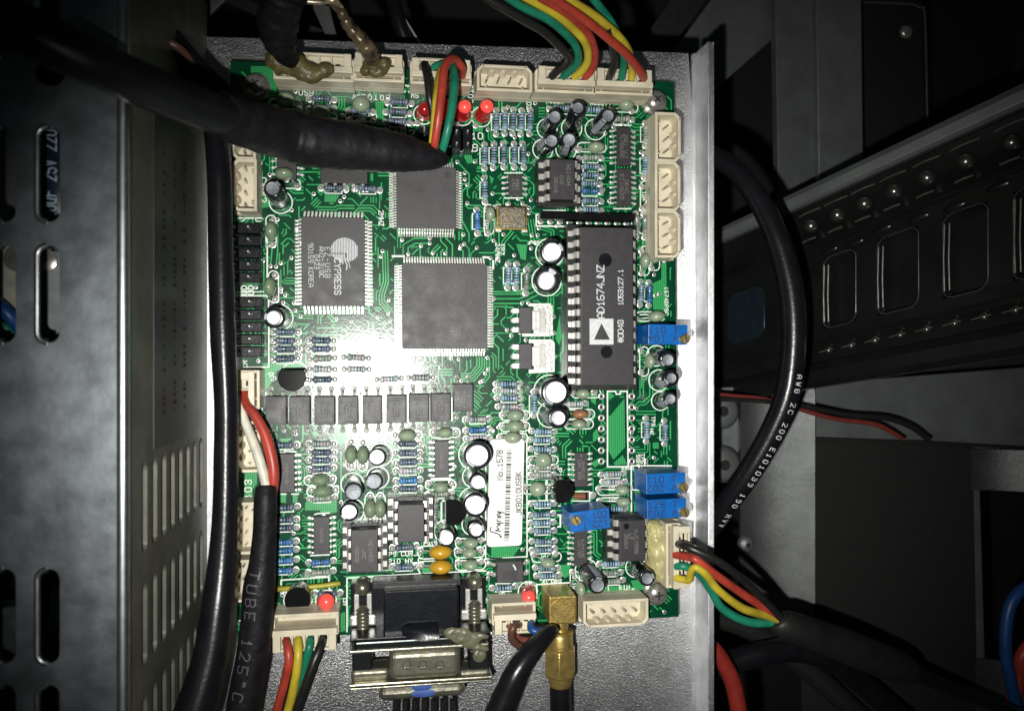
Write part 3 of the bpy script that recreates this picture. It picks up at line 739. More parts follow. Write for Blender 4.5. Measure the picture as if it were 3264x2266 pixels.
# ---------------------------------------------------------------- electrolytic capacitors
def ecap(tx, ty, r, disc, label, h=1.45, base=None, group=None, txt=None, rt_=None, ring=True, sa=0.0):
    top = P(tx, ty, h); r = r * .01 * .95; bq = P(*base, 0) if base else Vector((top.x, top.y, 0)); bq = Vector((bq.x, bq.y, .04))
    ax = top - bq; L = ax.length; ax.normalize()
    t = thing("electrolytic_capacitor", label, "capacitor", (bq.x, bq.y, 0), 0, group)
    o = (0, 0, .04); d = disc * .01 * .95
    part("sleeve", G().lathe([(r * .9, 0), (r, .03), (r, .12), (r * .93, .16), (r * .93, .19), (r, .23), (r, L - .07), (r * .96, L - .02), (r * .86, L), (d, L - .005)], 28, o, ax, True), m_sleeve, t, 45)
    part("can_top", G().lathe([(d * 1.02, L - .01), (d, L + .012), (d * .9, L + .004), (.001, L + .002)], 24, o, ax, True), m_captop_shade if ax.z < .9 or "grey top" in label or "grey tilted" in label or "clustered" in label or "leaning" in label else m_captop, t, 35)
    u = ax.orthogonal().normalized() if abs(ax.z) < .999 else Vector((1, 0, 0)); w = ax.cross(u)
    sg = G(); vs, fs = [], []
    for k in range(5):
        a = sa + (-.38 + .19 * k)
        for hh in (.3, L - .06, L + .003): rr = (r + .004) if hh < L else r * .86
        for hh, rr in ((.26, r + .004), (L - .06, r + .004), (L + .004, r * .88), (L + .004, d * 1.06)):
            vs.append(Vector(o) + ax * hh + (u * math.cos(a) + w * math.sin(a)) * rr)
    for k in range(4):
        for j in range(3): fs.append((k * 4 + j, (k + 1) * 4 + j, (k + 1) * 4 + j + 1, k * 4 + j + 1))
    part("polarity_stripe", sg.add(vs, fs), m_stripe, t, 40)
    lg = G()
    if txt:
        for row, s in enumerate(txt):
            a0 = (rt_ or 0)
            def fn(x, y, z, row=row, a0=a0):
                a = a0 + x / r; return Vector(o) + ax * (L - .22 - row * .24 + y) + (u * math.cos(a) + w * math.sin(a)) * (r + .005)
            text(lg, s, 0, 0, .13, 0, .02, 0, 1.0, fn=fn)
        part("printed_value", lg, m_markw, t)
    else:
        # ring of small print along the rim
        for k in range(9):
            a = sa + 1.4 + k * .28
            c_, s_ = math.cos(a), math.sin(a)
            p0 = Vector(o) + ax * (L + .003) + (u * c_ + w * s_) * (r * .84); p1 = Vector(o) + ax * (L - .1) + (u * c_ + w * s_) * (r + .003)
            tv = (u * -s_ + w * c_) * .011
            lg.add([p0 - tv, p0 + tv, p1 + tv, p1 - tv], [(0, 1, 2, 3)])
        part("printed_value", lg, m_stripe, t)
    joint(t, -.12, .0, .8); joint(t, .12, 0, .8)
    if ring:
        bp = (bq.x, bq.y); silk.ring(bp, r + .06, r + .095, .0098, 36)
    return t
NB = (math.pi / 2)
ecap(873, 1013, 32, 20, "black capacitor with white top right of the lower pin header", 1.4, (893, 1012), sa=2.2)
ecap(869, 601, 28, 20, "black capacitor leaning by the COM2 lettering under the thick cable", 1.25, (895, 645))
ecap(1768, 374, 26, 18, "leftmost of three upper black capacitors with grey top below the top right connectors", 1.3, (1744, 412), "black capacitors leaning together at the top", sa=3)
ecap(1842, 345, 27, 17, "black capacitor printed 10uF leaning up to the connector, middle of five", 1.4, (1822, 410), "black capacitors leaning together at the top", ["10uF", "10uF", "LIOP"], -1.2, sa=2)
ecap(1938, 370, 27, 18, "rightmost leaning black capacitor with grey top beside the grey green resistor", 1.4, (1897, 414), "black capacitors leaning together at the top", ["10u", "50u"], -1.0, sa=4)
ecap(1758, 450, 26, 18, "lower left of five clustered black capacitors, above the socketed chip", 1.25, (1730, 478), "black capacitors leaning together at the top", sa=2.5)
ecap(1814, 447, 27, 19, "lower right of five clustered black capacitors, above the socketed chip", 1.3, (1804, 478), "black capacitors leaning together at the top", sa=3.6)
ecap(1760, 803, 40, 27, "large black capacitor with white top left of the long chip, upper of two", 1.5, (1752, 806), sa=-.3)
ecap(1743, 892, 42, 23, "large black capacitor with grey side patch left of the long chip, lower of two", 1.5, (1742, 896), sa=.2)
ecap(1771, 1250, 46, 33, "widest black capacitor with bright white top at the long chip's lower left", 1.5, (1752, 1246), sa=3.3)
ecap(1779, 1332, 34, 22, "black capacitor with white top under the widest one above the resistors", 1.4, (1752, 1322), sa=3.3)
ecap(2129, 1147, 27, 18, "black capacitor leaning right just below the topmost blue trimmer", 1.3, (2092, 1134), sa=3)
ecap(2140, 1205, 28, 16, "black capacitor leaning over the board edge, middle of three on the right", 1.2, (2100, 1212), sa=3)
ecap(2137, 1272, 24, 16, "black capacitor with speckled grey top at the right edge beside the empty footprint", 1.25, (2105, 1278), sa=3)
ecap(1202, 1456, 28, 22, "black capacitor with white top below the chip row, above a similar one", 1.4, (1216, 1448), sa=2.8)
ecap(1192, 1534, 28, 22, "black capacitor with white top right of a grey topped one", 1.4, (1204, 1522), sa=2.6)
ecap(1127, 1567, 28, 23, "black capacitor with shaded grey tilted top among three white topped ones", 1.3, (1123, 1542), sa=2.6)
ecap(1112, 1631, 29, 20, "black capacitor with white top and broad grey left edge above the left socket", 1.35, (1124, 1626), sa=3.1)
ecap(1523, 1451, 44, 31, "big black capacitor with white top left of the label's number", 1.5, (1512, 1448), sa=3.2)
ecap(1523, 1536, 28, 21, "black capacitor with white top, second in the column left of the label", 1.4, (1509, 1518), sa=3.5)
ecap(1516, 1609, 38, 28, "broad black capacitor with white top, third in the column left of the label", 1.45, (1507, 1596), sa=-.3)
ecap(1518, 1688, 29, 19, "black capacitor with white top beside the label's script, above the green trio", 1.35, (1508, 1670), sa=-.5)
ecap(1423, 1713, 29, 21, "black capacitor with white top just above the two yellow capacitors", 1.35, (1420, 1692), sa=2.8)
ecap(1905, 1865, 30, 21, "black capacitor leaning down right with sparkling grey top beside the gold plug", 1.35, (1868, 1816), sa=.6)
ecap(2063, 1843, 27, 18, "black capacitor leaning down right beside the bottom right screw", 1.35, (2026, 1806), sa=.4)

# ---------------------------------------------------------------- slim surface chips with gull-wing pins
gp = G().box(.02, 0, .10, .06, .055, .03); gp.tube([(.05, 0, .10), (.075, 0, .03)], .026, 4); gp.box(.11, 0, .028, .08, .06, .03)
gp.ell((.135, 0, .0), (.075, .05, .045), 10, 5, 0)
pin_m = gp.mesh("pin"); pin_m.materials.append(m_sold)
def chip(px, py, w, h, n, label, pitch=16.9, ht=.17, lines=(), group=None, th=11, trot=-90, mark=None, dotp=None, y0=None):
    q = P(px, py, ht); t = thing("surface_mount_chip", label, "chip", (q.x, q.y, 0), ROT, group)
    w_, h_ = w * .01, h * .01
    g = G().box(0, 0, .10 + (ht - .17) / 2, w_, h_, ht - .06, 0, .96)
    part("body", g, m_ic, t, bevel=.012)
    for s_ in (-1, 1):
        for i in range(n):
            o = obj("pin", pin_m, None, t); o.location = (s_ * w_ / 2, ((n - 1) / 2 - i) * pitch * .01, 0); o.rotation_euler.z = 0 if s_ > 0 else math.pi
    tg = G()
    for i, s in enumerate(lines):
        off = (i - (len(lines) - 1) / 2) * th * 1.35 * .01
        text(tg, s, -off if trot else 0, 0, th * .01, R(trot), .018, ht + .006)
    if dotp: tg.disc((dotp[0], dotp[1]), .035, ht + .005)
    if tg.v: part("lettering", tg, mark or m_mark, t)
    return t
chip(1989, 467, 49, 126, 7, "slim fourteen pin chip with gold tinted pins at the top right", 17.3, lines=("26E1 1LT", "TLV5620C"), th=10)
chip(1990, 596, 50, 124, 7, "slim fourteen pin chip marked 084C above the long chip", lines=("084C", "EZ1H639"), th=12)
chip(1643, 590, 46, 68, 4, "small eight pin chip above the gold crystal", 17.4, lines=("E5EC", "LM11"), th=9)
chip(1853, 1497, 44, 114, 7, "slim chip right of the label, above the copper diode", 16.5, lines=("JM4B1AC", "LMV 98M"), th=9, dotp=(0, .45))
chip(1852, 1748, 45, 116, 7, "slim chip below the lone blue trimmer", 17, lines=("NJM41AC", "LM119M"), th=9)
chip(913, 1508, 50, 122, 7, "slim chip beside the red and white wires", 17.6, lines=("74HC14D",), th=9)
chip(1025, 1707, 50, 118, 7, "slim chip in the lower left right of the printed sleeve", 17.6, lines=("LM339",), th=9)
chip(1408, 1463, 47, 117, 7, "slim chip in the centre between resistors and white topped capacitors", 17.4, lines=("74HC123",), th=9)
chip(913, 510, 60, 118, 5, "dark chip with wide side pins half under the thick cable", 19.7, .25, th=10)

# ---------------------------------------------------------------- optocoupler row
op = G().box(0, 0, 0, .12, .09, .02); op = G().tube([(0, 0, .20), (0, .09, .19), (0, .13, .10), (0, .15, .03), (0, .22, .03)], .05, 4); op.ell((0, .2, 0), (.09, .09, .05), 10, 5, 0)
opm = op.mesh("pin"); opm.materials.append(m_sold)
OPTO = [(879, 1309, 62, 89), (955, 1309, 62, 89), (1034, 1309, 62, 89), (1109, 1308, 64, 89), (1186, 1307, 63, 88), (1263, 1304, 64, 87), (1336, 1301, 62, 88), (1405, 1299, 62, 88), (1477, 1268, 60, 86)]
op0 = None
for i, (x, y, w, h) in enumerate(OPTO):
    lab = "plain black four pin chip at the left end of the row" if i == 0 else ("black four pin chip raised above the right end of the row" if i == 8 else f"black four pin chip, {ORDL[i]} from the left in the long row")
    q = P(x, y, .45)
    if op0 is None or i == 1:
        t = thing("optocoupler", lab, "chip", (q.x, q.y, 0), ROT, "row of four pin chips across the board")
        part("body", G().box(0, 0, .26, .62, .88, .36, 0, .96), m_icp, t, bevel=.015)
        part("bevelled_edge", G().box(0, .385 * (1 if i else -1), .443, .55, .055, .012), m_ic, t)
        for sx in (-1, 1):
            for sy in (-1, 1):
                o = obj("pin", opm, None, t); o.location = (sx * .18, sy * .44, 0); o.rotation_euler.z = 0 if sy > 0 else math.pi
        if i:
            tg = G(); text(tg, "*B4U9", .17, -.04, .11, R(-90), .02, .446); text(tg, "PC817", 0.0, -.04, .11, R(-90), .02, .446); text(tg, "SHARP", -.17, -.04, .10, R(-90), .018, .446)
            part("lettering", tg, m_mark, t); op0 = t
        else: op0 = t
    else: clone(op0, (q.x, q.y, 0), ROT, lab, "row of four pin chips across the board")
for x in (835, 917, 993, 1070, 1147, 1224, 1298, 1370, 1440): sl([(x, 1268), (x, 1340)], 5)

# six pin coupler above NEAR
q = P(1626, 1823, .5); t = thing("optocoupler", "black six pin chip above the NEAR lettering, right of the D shaped socket", "chip", (q.x, q.y, 0), ROT)
part("body", G().box(0, 0, .30, .86, .68, .42, 0, .95), m_icp, t, bevel=.02)
part("scratch_mark", G().strip([(.10, .22), (.15, .15), (.17, .08)], .05, .514), m_markw, t)
for s_ in (-1, 1):
    for i in range(2):
        o = obj("pin", opm, None, t); o.location = (s_ * .42, -.15 + .33 * i, 0); o.rotation_euler.z = -math.pi / 2 * s_

# ---------------------------------------------------------------- big flat chips with fine pins
def qfp(rect, ht, nx, ny, label, lines=None, notch=False, dotp=None, **kw):
    x0_, y0_, x1_, y1_ = rect; cx, cy = (x0_ + x1_) / 2, (y0_ + y1_) / 2; q = P(cx, cy, ht)
    w, h = (P(x1_, cy, ht) - P(x0_, cy, ht)).length, (P(cx, y1_, ht) - P(cx, y0_, ht)).length
    t = thing("quad_flat_chip", label, "chip", (q.x, q.y, 0), ROT)
    k = .06 if notch else .012
    pl = [(-w / 2 + k, -h / 2), (w / 2 - .012, -h / 2), (w / 2, -h / 2 + .012), (w / 2, h / 2 - .012), (w / 2 - .012, h / 2), (-w / 2 + k, h / 2), (-w / 2, h / 2 - k), (-w / 2, -h / 2 + k)]
    part("body", G().prism(pl, .05, ht), m_icp, t, bevel=.012)
    for side in range(4):
        g = G(); n_ = nx if side % 2 else ny; L = (w if side % 2 else h) - .16; ofs = (w if side % 2 == 0 else h) / 2
        for i in range(n_):
            a = -L / 2 + L * i / (n_ - 1); hw = L / n_ * .27
            o0 = len(g.v)
            g.box(.03, a, ht * .55, .07, hw * 2, .03); g.box(.09, a, .02 + ht * .22, .03, hw * 2, ht * .5); g.box(.155, a, .022, .13, hw * 2, .03)
            g.ell((.175, a, .0), (.075, hw * 1.25, .045), 6, 3, 0)
        g.v = [(v[0] + ofs, v[1], v[2]) for v in g.v]; g.turn([0, math.pi / 2, math.pi, -math.pi / 2][side])
        part("pin_row", g, m_tin, t, kind='stuff')
    tg = G()
    if dotp:
        d = P(*dotp, ht) - q; part("dimple", G().disc((d.x, d.y), .11, ht + .003, 20), m_ic, t)
    return t, tg, q, ht
t, tg, q, ht = qfp((961, 693, 1163, 976), .33, 16, 24, "square chip with a white tree logo and EZ-USB lettering", dotp=(1003, 935))
def onchip(s, px, py, h, rot=-90, wd=.016, adv=1.0, nar=.95):
    a = P(px, py, ht) - q; text(tg, s, a.x, a.y, h * .01, R(rot), wd, ht + .005, adv, narrow=nar)
onchip("EZ-USB", 1044, 837, 15, adv=1.15); onchip("AN2131QC", 1025, 836, 13, adv=.98); onchip("0423", 1009, 835, 12); onchip("90159 KOREA", 991, 845, 14, adv=.92); onchip("CYPRESS", 1076, 882, 18, adv=.95, wd=.03)
a = P(1098, 802, ht) - q      # striped round emblem
for k in range(-8, 9):
    x = k * .047; hh = math.sqrt(max(0, .42 ** 2 - x * x))
    cut = -.05 if x < .06 else -.05 - (hh - .05) * .75
    tg.add([(a.x + x - .015, a.y + cut, ht + .006), (a.x + x + .015, a.y + cut, ht + .006), (a.x + x + .015, a.y + hh, ht + .006), (a.x + x - .015, a.y + hh, ht + .006)], [(0, 1, 2, 3)])
    if x < -.02:
        tg.add([(a.x + x - .015, a.y - .12 - (x + .4) * .75, ht + .006), (a.x + x + .015, a.y - .12 - (x + .4) * .75, ht + .006), (a.x + x + .015, a.y - .08, ht + .006), (a.x + x - .015, a.y - .08, ht + .006)], [(0, 1, 2, 3)])
tg.strip([(a.x + .0, a.y - .08), (a.x + .02, a.y - .3), (a.x + .08, a.y - .42), (a.x + .06, a.y - .55)], .03, ht + .006)
tg.strip([(a.x + .04, a.y - .2), (a.x + .14, a.y - .36), (a.x + .16, a.y - .5)], .02, ht + .0063)
part("lettering", tg, m_markw, t)
t, tg, q, ht = qfp((1264, 533, 1454, 728), .33, 22, 22, "dark square chip without lettering, half under the thick cable", dotp=(1427, 559))
t, tg, q, ht = qfp((1282, 840, 1554, 1112), .30, 31, 31, "largest square chip at the centre of the board", notch=True)

# ---------------------------------------------------------------- chips in sockets
g = G()
def legshape(g, w=.10):
    pts = [(-.03, .86), (.06, .86), (.105, .82), (.115, .55)]
    for (xa, za), (xb, zb) in zip(pts, pts[1:]):
        dx, dz = xb - xa, zb - za; L = math.hypot(dx, dz); nx_, nz_ = -dz / L * .018, dx / L * .018; vs = []
        for yy in (-w, w): vs += [(xa + nx_, yy, za + nz_), (xa - nx_, yy, za - nz_), (xb - nx_, yy, zb - nz_), (xb + nx_, yy, zb + nz_)]
        g.add(vs, [(0, 3, 2, 1), (4, 5, 6, 7), (0, 4, 7, 3), (1, 2, 6, 5), (0, 1, 5, 4), (3, 7, 6, 2)])
    return g
leg_m = legshape(G()).mesh("pin"); leg_m.materials.append(m_tin)
clip = G().box(.0, 0, .50, .16, .17, .02); clip_m = clip.mesh("socket_contact"); clip_m.materials.append(m_tin)
def dip(rect, n, label, lines=(), sock=(14, 10), th=12, dotp=(), trot=-90, mark=None, zt=1.02, logo=False):
    x0_, y0_, x1_, y1_ = rect; cx, cy = (x0_ + x1_) / 2, (y0_ + y1_) / 2; q = P(cx, cy, zt)
    w, h = (P(x1_, cy, zt) - P(x0_, cy, zt)).length, (P(cx, y1_, zt) - P(cx, y0_, zt)).length
    t = thing("socketed_chip", label, "chip", (q.x, q.y, 0), ROT)
    b = G().box(0, 0, zt - .21, w, h, .42, 0, .97); part("body", b, m_ic, t, bevel=.02)
    sw, shh = w / 2 + sock[0] * .01 + .08, h / 2 + sock[1] * .01
    s_ = G()
    s_.box(-sw + .10, 0, .25, .30, 2 * shh, .50); s_.box(sw - .10, 0, .25, .30, 2 * shh, .50)
    for yy in (-1, 1): s_.box(0, yy * (shh - .08), .22, 2 * sw - .5, .16, .44)
    if h > 3: s_.box(0, h * .17, .2, 2 * sw - .5, .14, .4); s_.box(0, -h * .17, .2, 2 * sw - .5, .14, .4)
    part("socket", s_, m_sock, t, bevel=.012)
    for sd in (-1, 1):
        for i in range(n):
            y = ((n - 1) / 2 - i) * .355 * (h / (n * .355 + .03) if n == 14 else 1)
            o = obj("pin", leg_m, None, t); o.location = (sd * (w / 2 + .0), y, zt - 1.05 + .0); o.rotation_euler.z = 0 if sd > 0 else math.pi
            o = obj("socket_contact", clip_m, None, t); o.location = (sd * (sw - .06), y, .012)
    tg = G()
    for (s, px, py, hh, rr, wd) in lines:
        a = P(px, py, zt) - q; a = Matrix.Rotation(-ROT, 3, 'Z') @ a; text(tg, s, a.x, a.y, hh * .01, R(rr), wd, zt + .004, .84 if logo else 1.0)
    if logo:
        a = P(1917, 1057, zt) - q; X, Y = .38, .40
        tg.add([(a.x - X, a.y + Y, zt + .004), (a.x - X, a.y - Y, zt + .004), (a.x + X, a.y - Y, zt + .004), (a.x + X, a.y + Y, zt + .004), (a.x - .24, a.y - .25, zt + .004), (a.x + .0, a.y + .26, zt + .004), (a.x + .27, a.y - .25, zt + .004)],
               [(0, 1, 4, 5), (1, 2, 6, 4), (2, 3, 5, 6), (0, 5, 3)])
    if tg.v: part("lettering", tg, mark or m_mark, t)
    for px, py, rr in dotp:
        a = P(px, py, zt) - q; part("dimple", G().disc((a.x, a.y), rr * .01, zt + .003, 22), m_blackp, t)
    return t
dip((1849, 718, 2022, 1236), 14, "long twenty eight pin chip in a socket at the board's right", zt=1.12,
    lines=(("AD1674JNZ", 1914, 930, 22, 90, .034), ("1053127.1", 1978, 916, 15, 90, .026), ("#0048", 1978, 1056, 17, 90, .03)), mark=m_markw, dotp=((1930, 829, 21), (1933, 1122, 19)), logo=True)
dip((1754, 507, 1834, 638), 4, "eight pin chip in a wide black socket below the leaning capacitors", lines=(("HC140H", 1812, 558, 11, -90, .018), ("CWE", 1790, 575, 10, -90, .018), ("00J46", 1772, 590, 10, -90, .018)), sock=(17, 8))
dip((1975, 1656, 2058, 1791), 4, "eight pin chip marked 356N beside the hot glue", lines=(("NJC75RB", 2028, 1726, 11, -90, .02), ("LF", 2012, 1710, 11, -90, .02), ("356N", 1996, 1724, 12, -90, .02)), sock=(15, 6), dotp=((1997, 1677, 9),))
dip((1117, 1686, 1206, 1826), 4, "left of the two eight pin chips in sockets above the D shaped socket", lines=(("MC1458", 1182, 1755, 11, -90, .018), ("JRC", 1160, 1766, 10, -90, .018), ("4558D", 1138, 1766, 10, -90, .018)), sock=(15, 6))
dip((1266, 1606, 1354, 1730), 4, "speckled eight pin chip in a socket right of the twin green capacitors", sock=(17, 9), zt=1.2)

q = P(1876, 690, .62); t = thing("resistor_network", "long thin black strip component standing above the long chip", "resistor", (q.x, q.y, 0), ROT)
part("body", G().box(0, 0, .36, 3.05, .22, .52), m_gloss, t, bevel=.03)
for i in range(10):
    part("pin", G().tube([(-1.42 + i * .315, -.02, .14), (-1.42 + i * .315, -.06, 0)], .03, 6), m_tin, t); joint(t, -1.42 + i * .315, -.08)
# low chip lying across the board below the thick cable
q = P(1097, 563, .30); t = thing("surface_mount_chip", "wide dark chip lying crosswise just below the thick cable", "chip", (q.x, q.y, 0), ROT)
part("body", G().box(0, 0, .18, 1.46, .42, .24, 0, .96), m_ic, t, bevel=.012)
for i in range(5):
    for sy in (-1, 1):
        o = obj("pin", opm, None, t); o.location = (-.56 + .28 * i, sy * .14, 0); o.rotation_euler.z = 0 if sy > 0 else math.pi

# ---------------------------------------------------------------- crystal
q = P(1634, 692, .28); t = thing("crystal_oscillator", "gold rimmed metal crystal can marked 24.000", "crystal", (q.x, q.y, 0), ROT)
part("base", G().box(0, 0, .08, 1.0, .76, .16), m_gold, t, bevel=.03)
part("lid", G().box(0, 0, .22, .90, .68, .12, 0, .95), m_xtal, t, bevel=.03)
tg = G(); text(tg, "24.000", .02, -.12, .17, R(180), .022, .284); text(tg, "0726", .02, .12, .16, R(180), .022, .284); part("lettering", tg, m_gold, t)
for sx in (-1, 1):
    for sy in (-1, 1): part("solder_pad", G().box(sx * .42, sy * .36, .02, .18, .16, .05), m_sold, t)

# ---------------------------------------------------------------- two power transistors with metal tabs
for i, (yc, lab) in enumerate(((1020, "upper of the two black power transistors with wide metal tabs"), (1136, "lower of the two black power transistors with wide metal tabs"))):
    q = P(1676, yc, .3); t = thing("power_transistor", lab, "transistor", (q.x, q.y, 0), ROT, "power transistors left of the long chip")
    part("body", G().box(0, 0, .16, .42, .84, .28, 0, .95), m_icp, t, bevel=.02)
    part("metal_tab", G().box(.36, 0, .08, .34, .62, .05).box(.56, 0, .05, .24, .74, .03), m_tin, t, bevel=.01)
    part("tab_slot", G().box(.30, 0, .112, .05, .50, .008).box(.42, 0, .112, .04, .5, .008), m_captop, t)
    part("solder_pad", G().box(.62, 0, .012, .62, .98, .02), m_sold, t, bevel=.008)
    for k in (-1, 0, 1): part("pin", G().box(-.28, k * .30, .05, .20, .15, .07).ell((-.34, k * .30, 0), (.12, .10, .07), 10, 5, 0), m_sold, t)
sl([(1690, 1088), (1755, 1088), (1762, 1095), (1762, 1180), (1690, 1184)], 12, False); sl([(1688, 972), (1752, 972)], 9); sl([(1668, 1068), (1750, 1068)], 9)

# ---------------------------------------------------------------- half round transistors
def to92(px, py, r, rot, label, h=.95, tw=None):
    q = P(px, py, h); t = thing("transistor", label, "transistor", (q.x, q.y, 0), R(rot))
    pl = [(r * .01 * math.cos(a), r * .01 * math.sin(a)) for a in [math.pi * (-.18) + math.pi * 1.36 * k / 16 for k in range(17)]]
    part("body", G().prism(pl, .25, h), m_gloss, t, 40, bevel=.02)
    for k in (-1, 0, 1): part("lead", G().tube([(k * .16, 0, .3), (k * .2, 0, 0)], .025, 6), m_tin, t)
    return t
to92(930, 1203, 41, 180, "black half round transistor above the left end of the chip row", .9)
circ(941, 1197, 42, 0, 360, 4)
to92(1444, 1633, 40, -90, "black half round transistor between capacitors below the centre", 1.0)
sl([(1407, 1598), (1407, 1660), (1420, 1668)], 5); sl([(1407, 1598), (1424, 1592), (1450, 1596)], 5)
to92(948, 1912, 38, 0, "black round transistor left of the lit bottom left lamp", .9)
circ(950, 1912, 42)
to92(1792, 1566, 37, -90, "large glossy black transistor leaning beside the copper diode", 1.05)
q = P(1853, 1582, .2); t = thing("diode", "copper coloured glass diode right of the glossy transistor", "diode", (q.x, q.y, 0), ROT)
part("body", G().lathe([(.06, -.25), (.10, -.22), (.10, .22), (.06, .25)], 16, (0, 0, .13), (1, 0, 0)), m_copper, t, 50)
part("black_band", G().lathe([(.103, .13), (.103, .2)], 16, (0, 0, .13), (1, 0, 0), False), m_blackp, t, 50)
joint(t, .42, 0, 1.1); joint(t, -.4, 0)
sl([(1825, 1566), (1879, 1566), (1879, 1596), (1825, 1596)], 3.5)

# ---------------------------------------------------------------- lamps (red LEDs)
def led(px, py, bx, by, label, h=.85, lit=True, r=.21):
    top = P(px, py, h); b = P(bx, by, 0); ax = (top - Vector((b.x, b.y, .1))); L = ax.length; ax.normalize()
    t = thing("indicator_lamp", label, "lamp", (b.x, b.y, 0), 0, "red indicator lamps on the circuit board")
    m_ = m_led if lit else m_ledd
    prof = [(r * 1.15, 0), (r * 1.15, .09), (r, .10), (r, L - .16)] + [(r * math.cos(a), L - .16 + r * .95 * math.sin(a)) for a in (.3, .6, .9, 1.2, 1.45)]
    part("lens_base", G().lathe(prof[:4] + [(r * .98, L - .15)], 22, (0, 0, .1), ax), m_ledd, t, 50)
    part("lens_dome", G().lathe([(r, L - .19)] + prof[3:], 22, (0, 0, .1), ax), m_, t, 50)
    if lit:
        part("bright_spot", G().ell((ax.x * (L - .08) - .0, ax.y * (L - .08) - r * .70, .1 + ax.z * (L - .08) + .0), (r * .42, r * .2, .04), 12, 6), m_glow, t, 60)
    joint(t, -.18, -.28, .9); joint(t, .14, .22, .9)
    circ(bx, by, 31)
led(1354, 344, 1350, 366, "dim red lamp left of the wire loop under the third top connector", lit=False)
led(1425, 334, 1420, 364, "dim red lamp hidden behind the red and green wires", lit=False)
led(1483, 334, 1474, 370, "lit red lamp just right of the green wire")
led(1556, 332, 1534, 374, "lit red lamp at the head of the upper resistor row")
led(1041, 1917, 1039, 1912, "lit red lamp at the bottom left beside the D shaped socket", r=.235)
led(1686, 1908, 1682, 1884, "lit red lamp left of the gold elbow plug")

# ---------------------------------------------------------------- blue trimmers
def trim(rect, label, rows, screw, h=1.35, rot=0.0, group="blue trimmers on the board"):
    x0_, y0_, x1_, y1_ = rect; cx, cy = (x0_ + x1_) / 2, (y0_ + y1_) / 2; q = P(cx, cy, h)
    w, d = (P(x1_, cy, h) - P(x0_, cy, h)).length, (P(cx, y1_, h) - P(cx, y0_, h)).length
    t = thing("trimmer", label, "trimmer", (q.x, q.y, 0), ROT + R(rot), group)
    part("body", G().box(0, 0, h / 2 + .04, w, d, h - .08), m_blue, t, bevel=.02)
    tg = G()
    for s, dx, dy, rr in rows: text(tg, s, dx, dy, .19, R(rr), .03, h + .004, adv=.86 if screw < 0 else 1.05)
    part("lettering", tg, m_ink, t)
    sx = screw; o = (sx, -.12, h - .18)
    part("adjusting_screw", G().lathe([(.15, 0), (.15, .16), (.13, .20), (.001, .2)], 20, (sx, -.13 if sx > 0 else .07, h - .02)), m_brass, t, 40)
    part("screw_slot", G().box(sx, -.13 if sx > 0 else .07, h + .182, .04, .26, .01, .35), m_ink, t)
    for k in (-1, 0, 1): part("lead", G().tube([(k * .35, 0, .1), (k * .35, 0, 0)], .03, 6), m_tin, t)
trim((2067, 1034, 2192, 1098), "topmost blue trimmer, lone one beside the long chip, overhanging the plate", (("110 T", -.16, .13, 0), ("W 104", -.16, -.14, 180)), .52, rot=-1)
trim((2060, 1508, 2185, 1573), "upper of the two adjoining blue trimmers near the right edge", (("110 T", -.14, .13, 0), ("W 202", -.14, -.14, 180)), .54, rot=1)
trim((2063, 1590, 2188, 1651), "lower of the two adjoining blue trimmers, marked 203", (("128 T", -.14, .14, 0), ("W 203", -.14, -.14, 180)), .54, rot=1)
trim((1817, 1626, 1945, 1690), "blue trimmer marked 102 beside the long resistor stack", (("W 102", .15, .14, 0), ("122 T", .15, -.14, 180)), -.46, rot=5)

# ---------------------------------------------------------------- pin headers at the left edge
def header(x0_, y0_, n, pitch, label, xoff=0):
    q = P(x0_ + 3, y0_, .35); t = thing("pin_header", label, "pin header", (q.x, q.y, 0), ROT, "black pin headers on the board")
    for i in range(n):
        y = -i * pitch * .0096
        part("housing_row", G().box(0, y, .17, .84, .31, .34, 0, .93), m_blackp, t, bevel=.02)
        for k in (-1, 1): part("pin", G().box(k * .20 - .13, y + .02, .40, .055, .055, .4), m_tin, t, bevel=.01)
    return t
header(784, 728, 5, 38.5, "upper black two column pin header at the left edge")
header(788, 964, 5, 38.5, "lower black two column pin header at the left edge")
q = P(1472, 442, .5)
t = thing("pin_header", "black six pin header between the numbers 10 and 9 under the lamps", "pin header", (q.x, q.y, 0), ROT, "black pin headers on the board")
for sx in (-1, 1):
    part("housing_row", G().box(sx * .17, 0, .25, .30, .78, .5, 0, .9), m_blackp, t, bevel=.02)
    for k in (-1, 1): part("pin", G().box(sx * .17, k * .19, .56, .05, .05, .3), m_tin, t)
q = P(1352, 438, .5)
t = thing("pin_header", "black pin header right of the number 2 under the dim lamp", "pin header", (q.x, q.y, 0), ROT, "black pin headers on the board")
part("housing_row", G().box(0, 0, .25, .40, .62, .5, 0, .9), m_blackp, t, bevel=.02)
part("pin", G().box(0, 0, .56, .05, .05, .3), m_tin, t); part("pin", G().box(0, .24, .56, .05, .05, .3), m_tin, t)

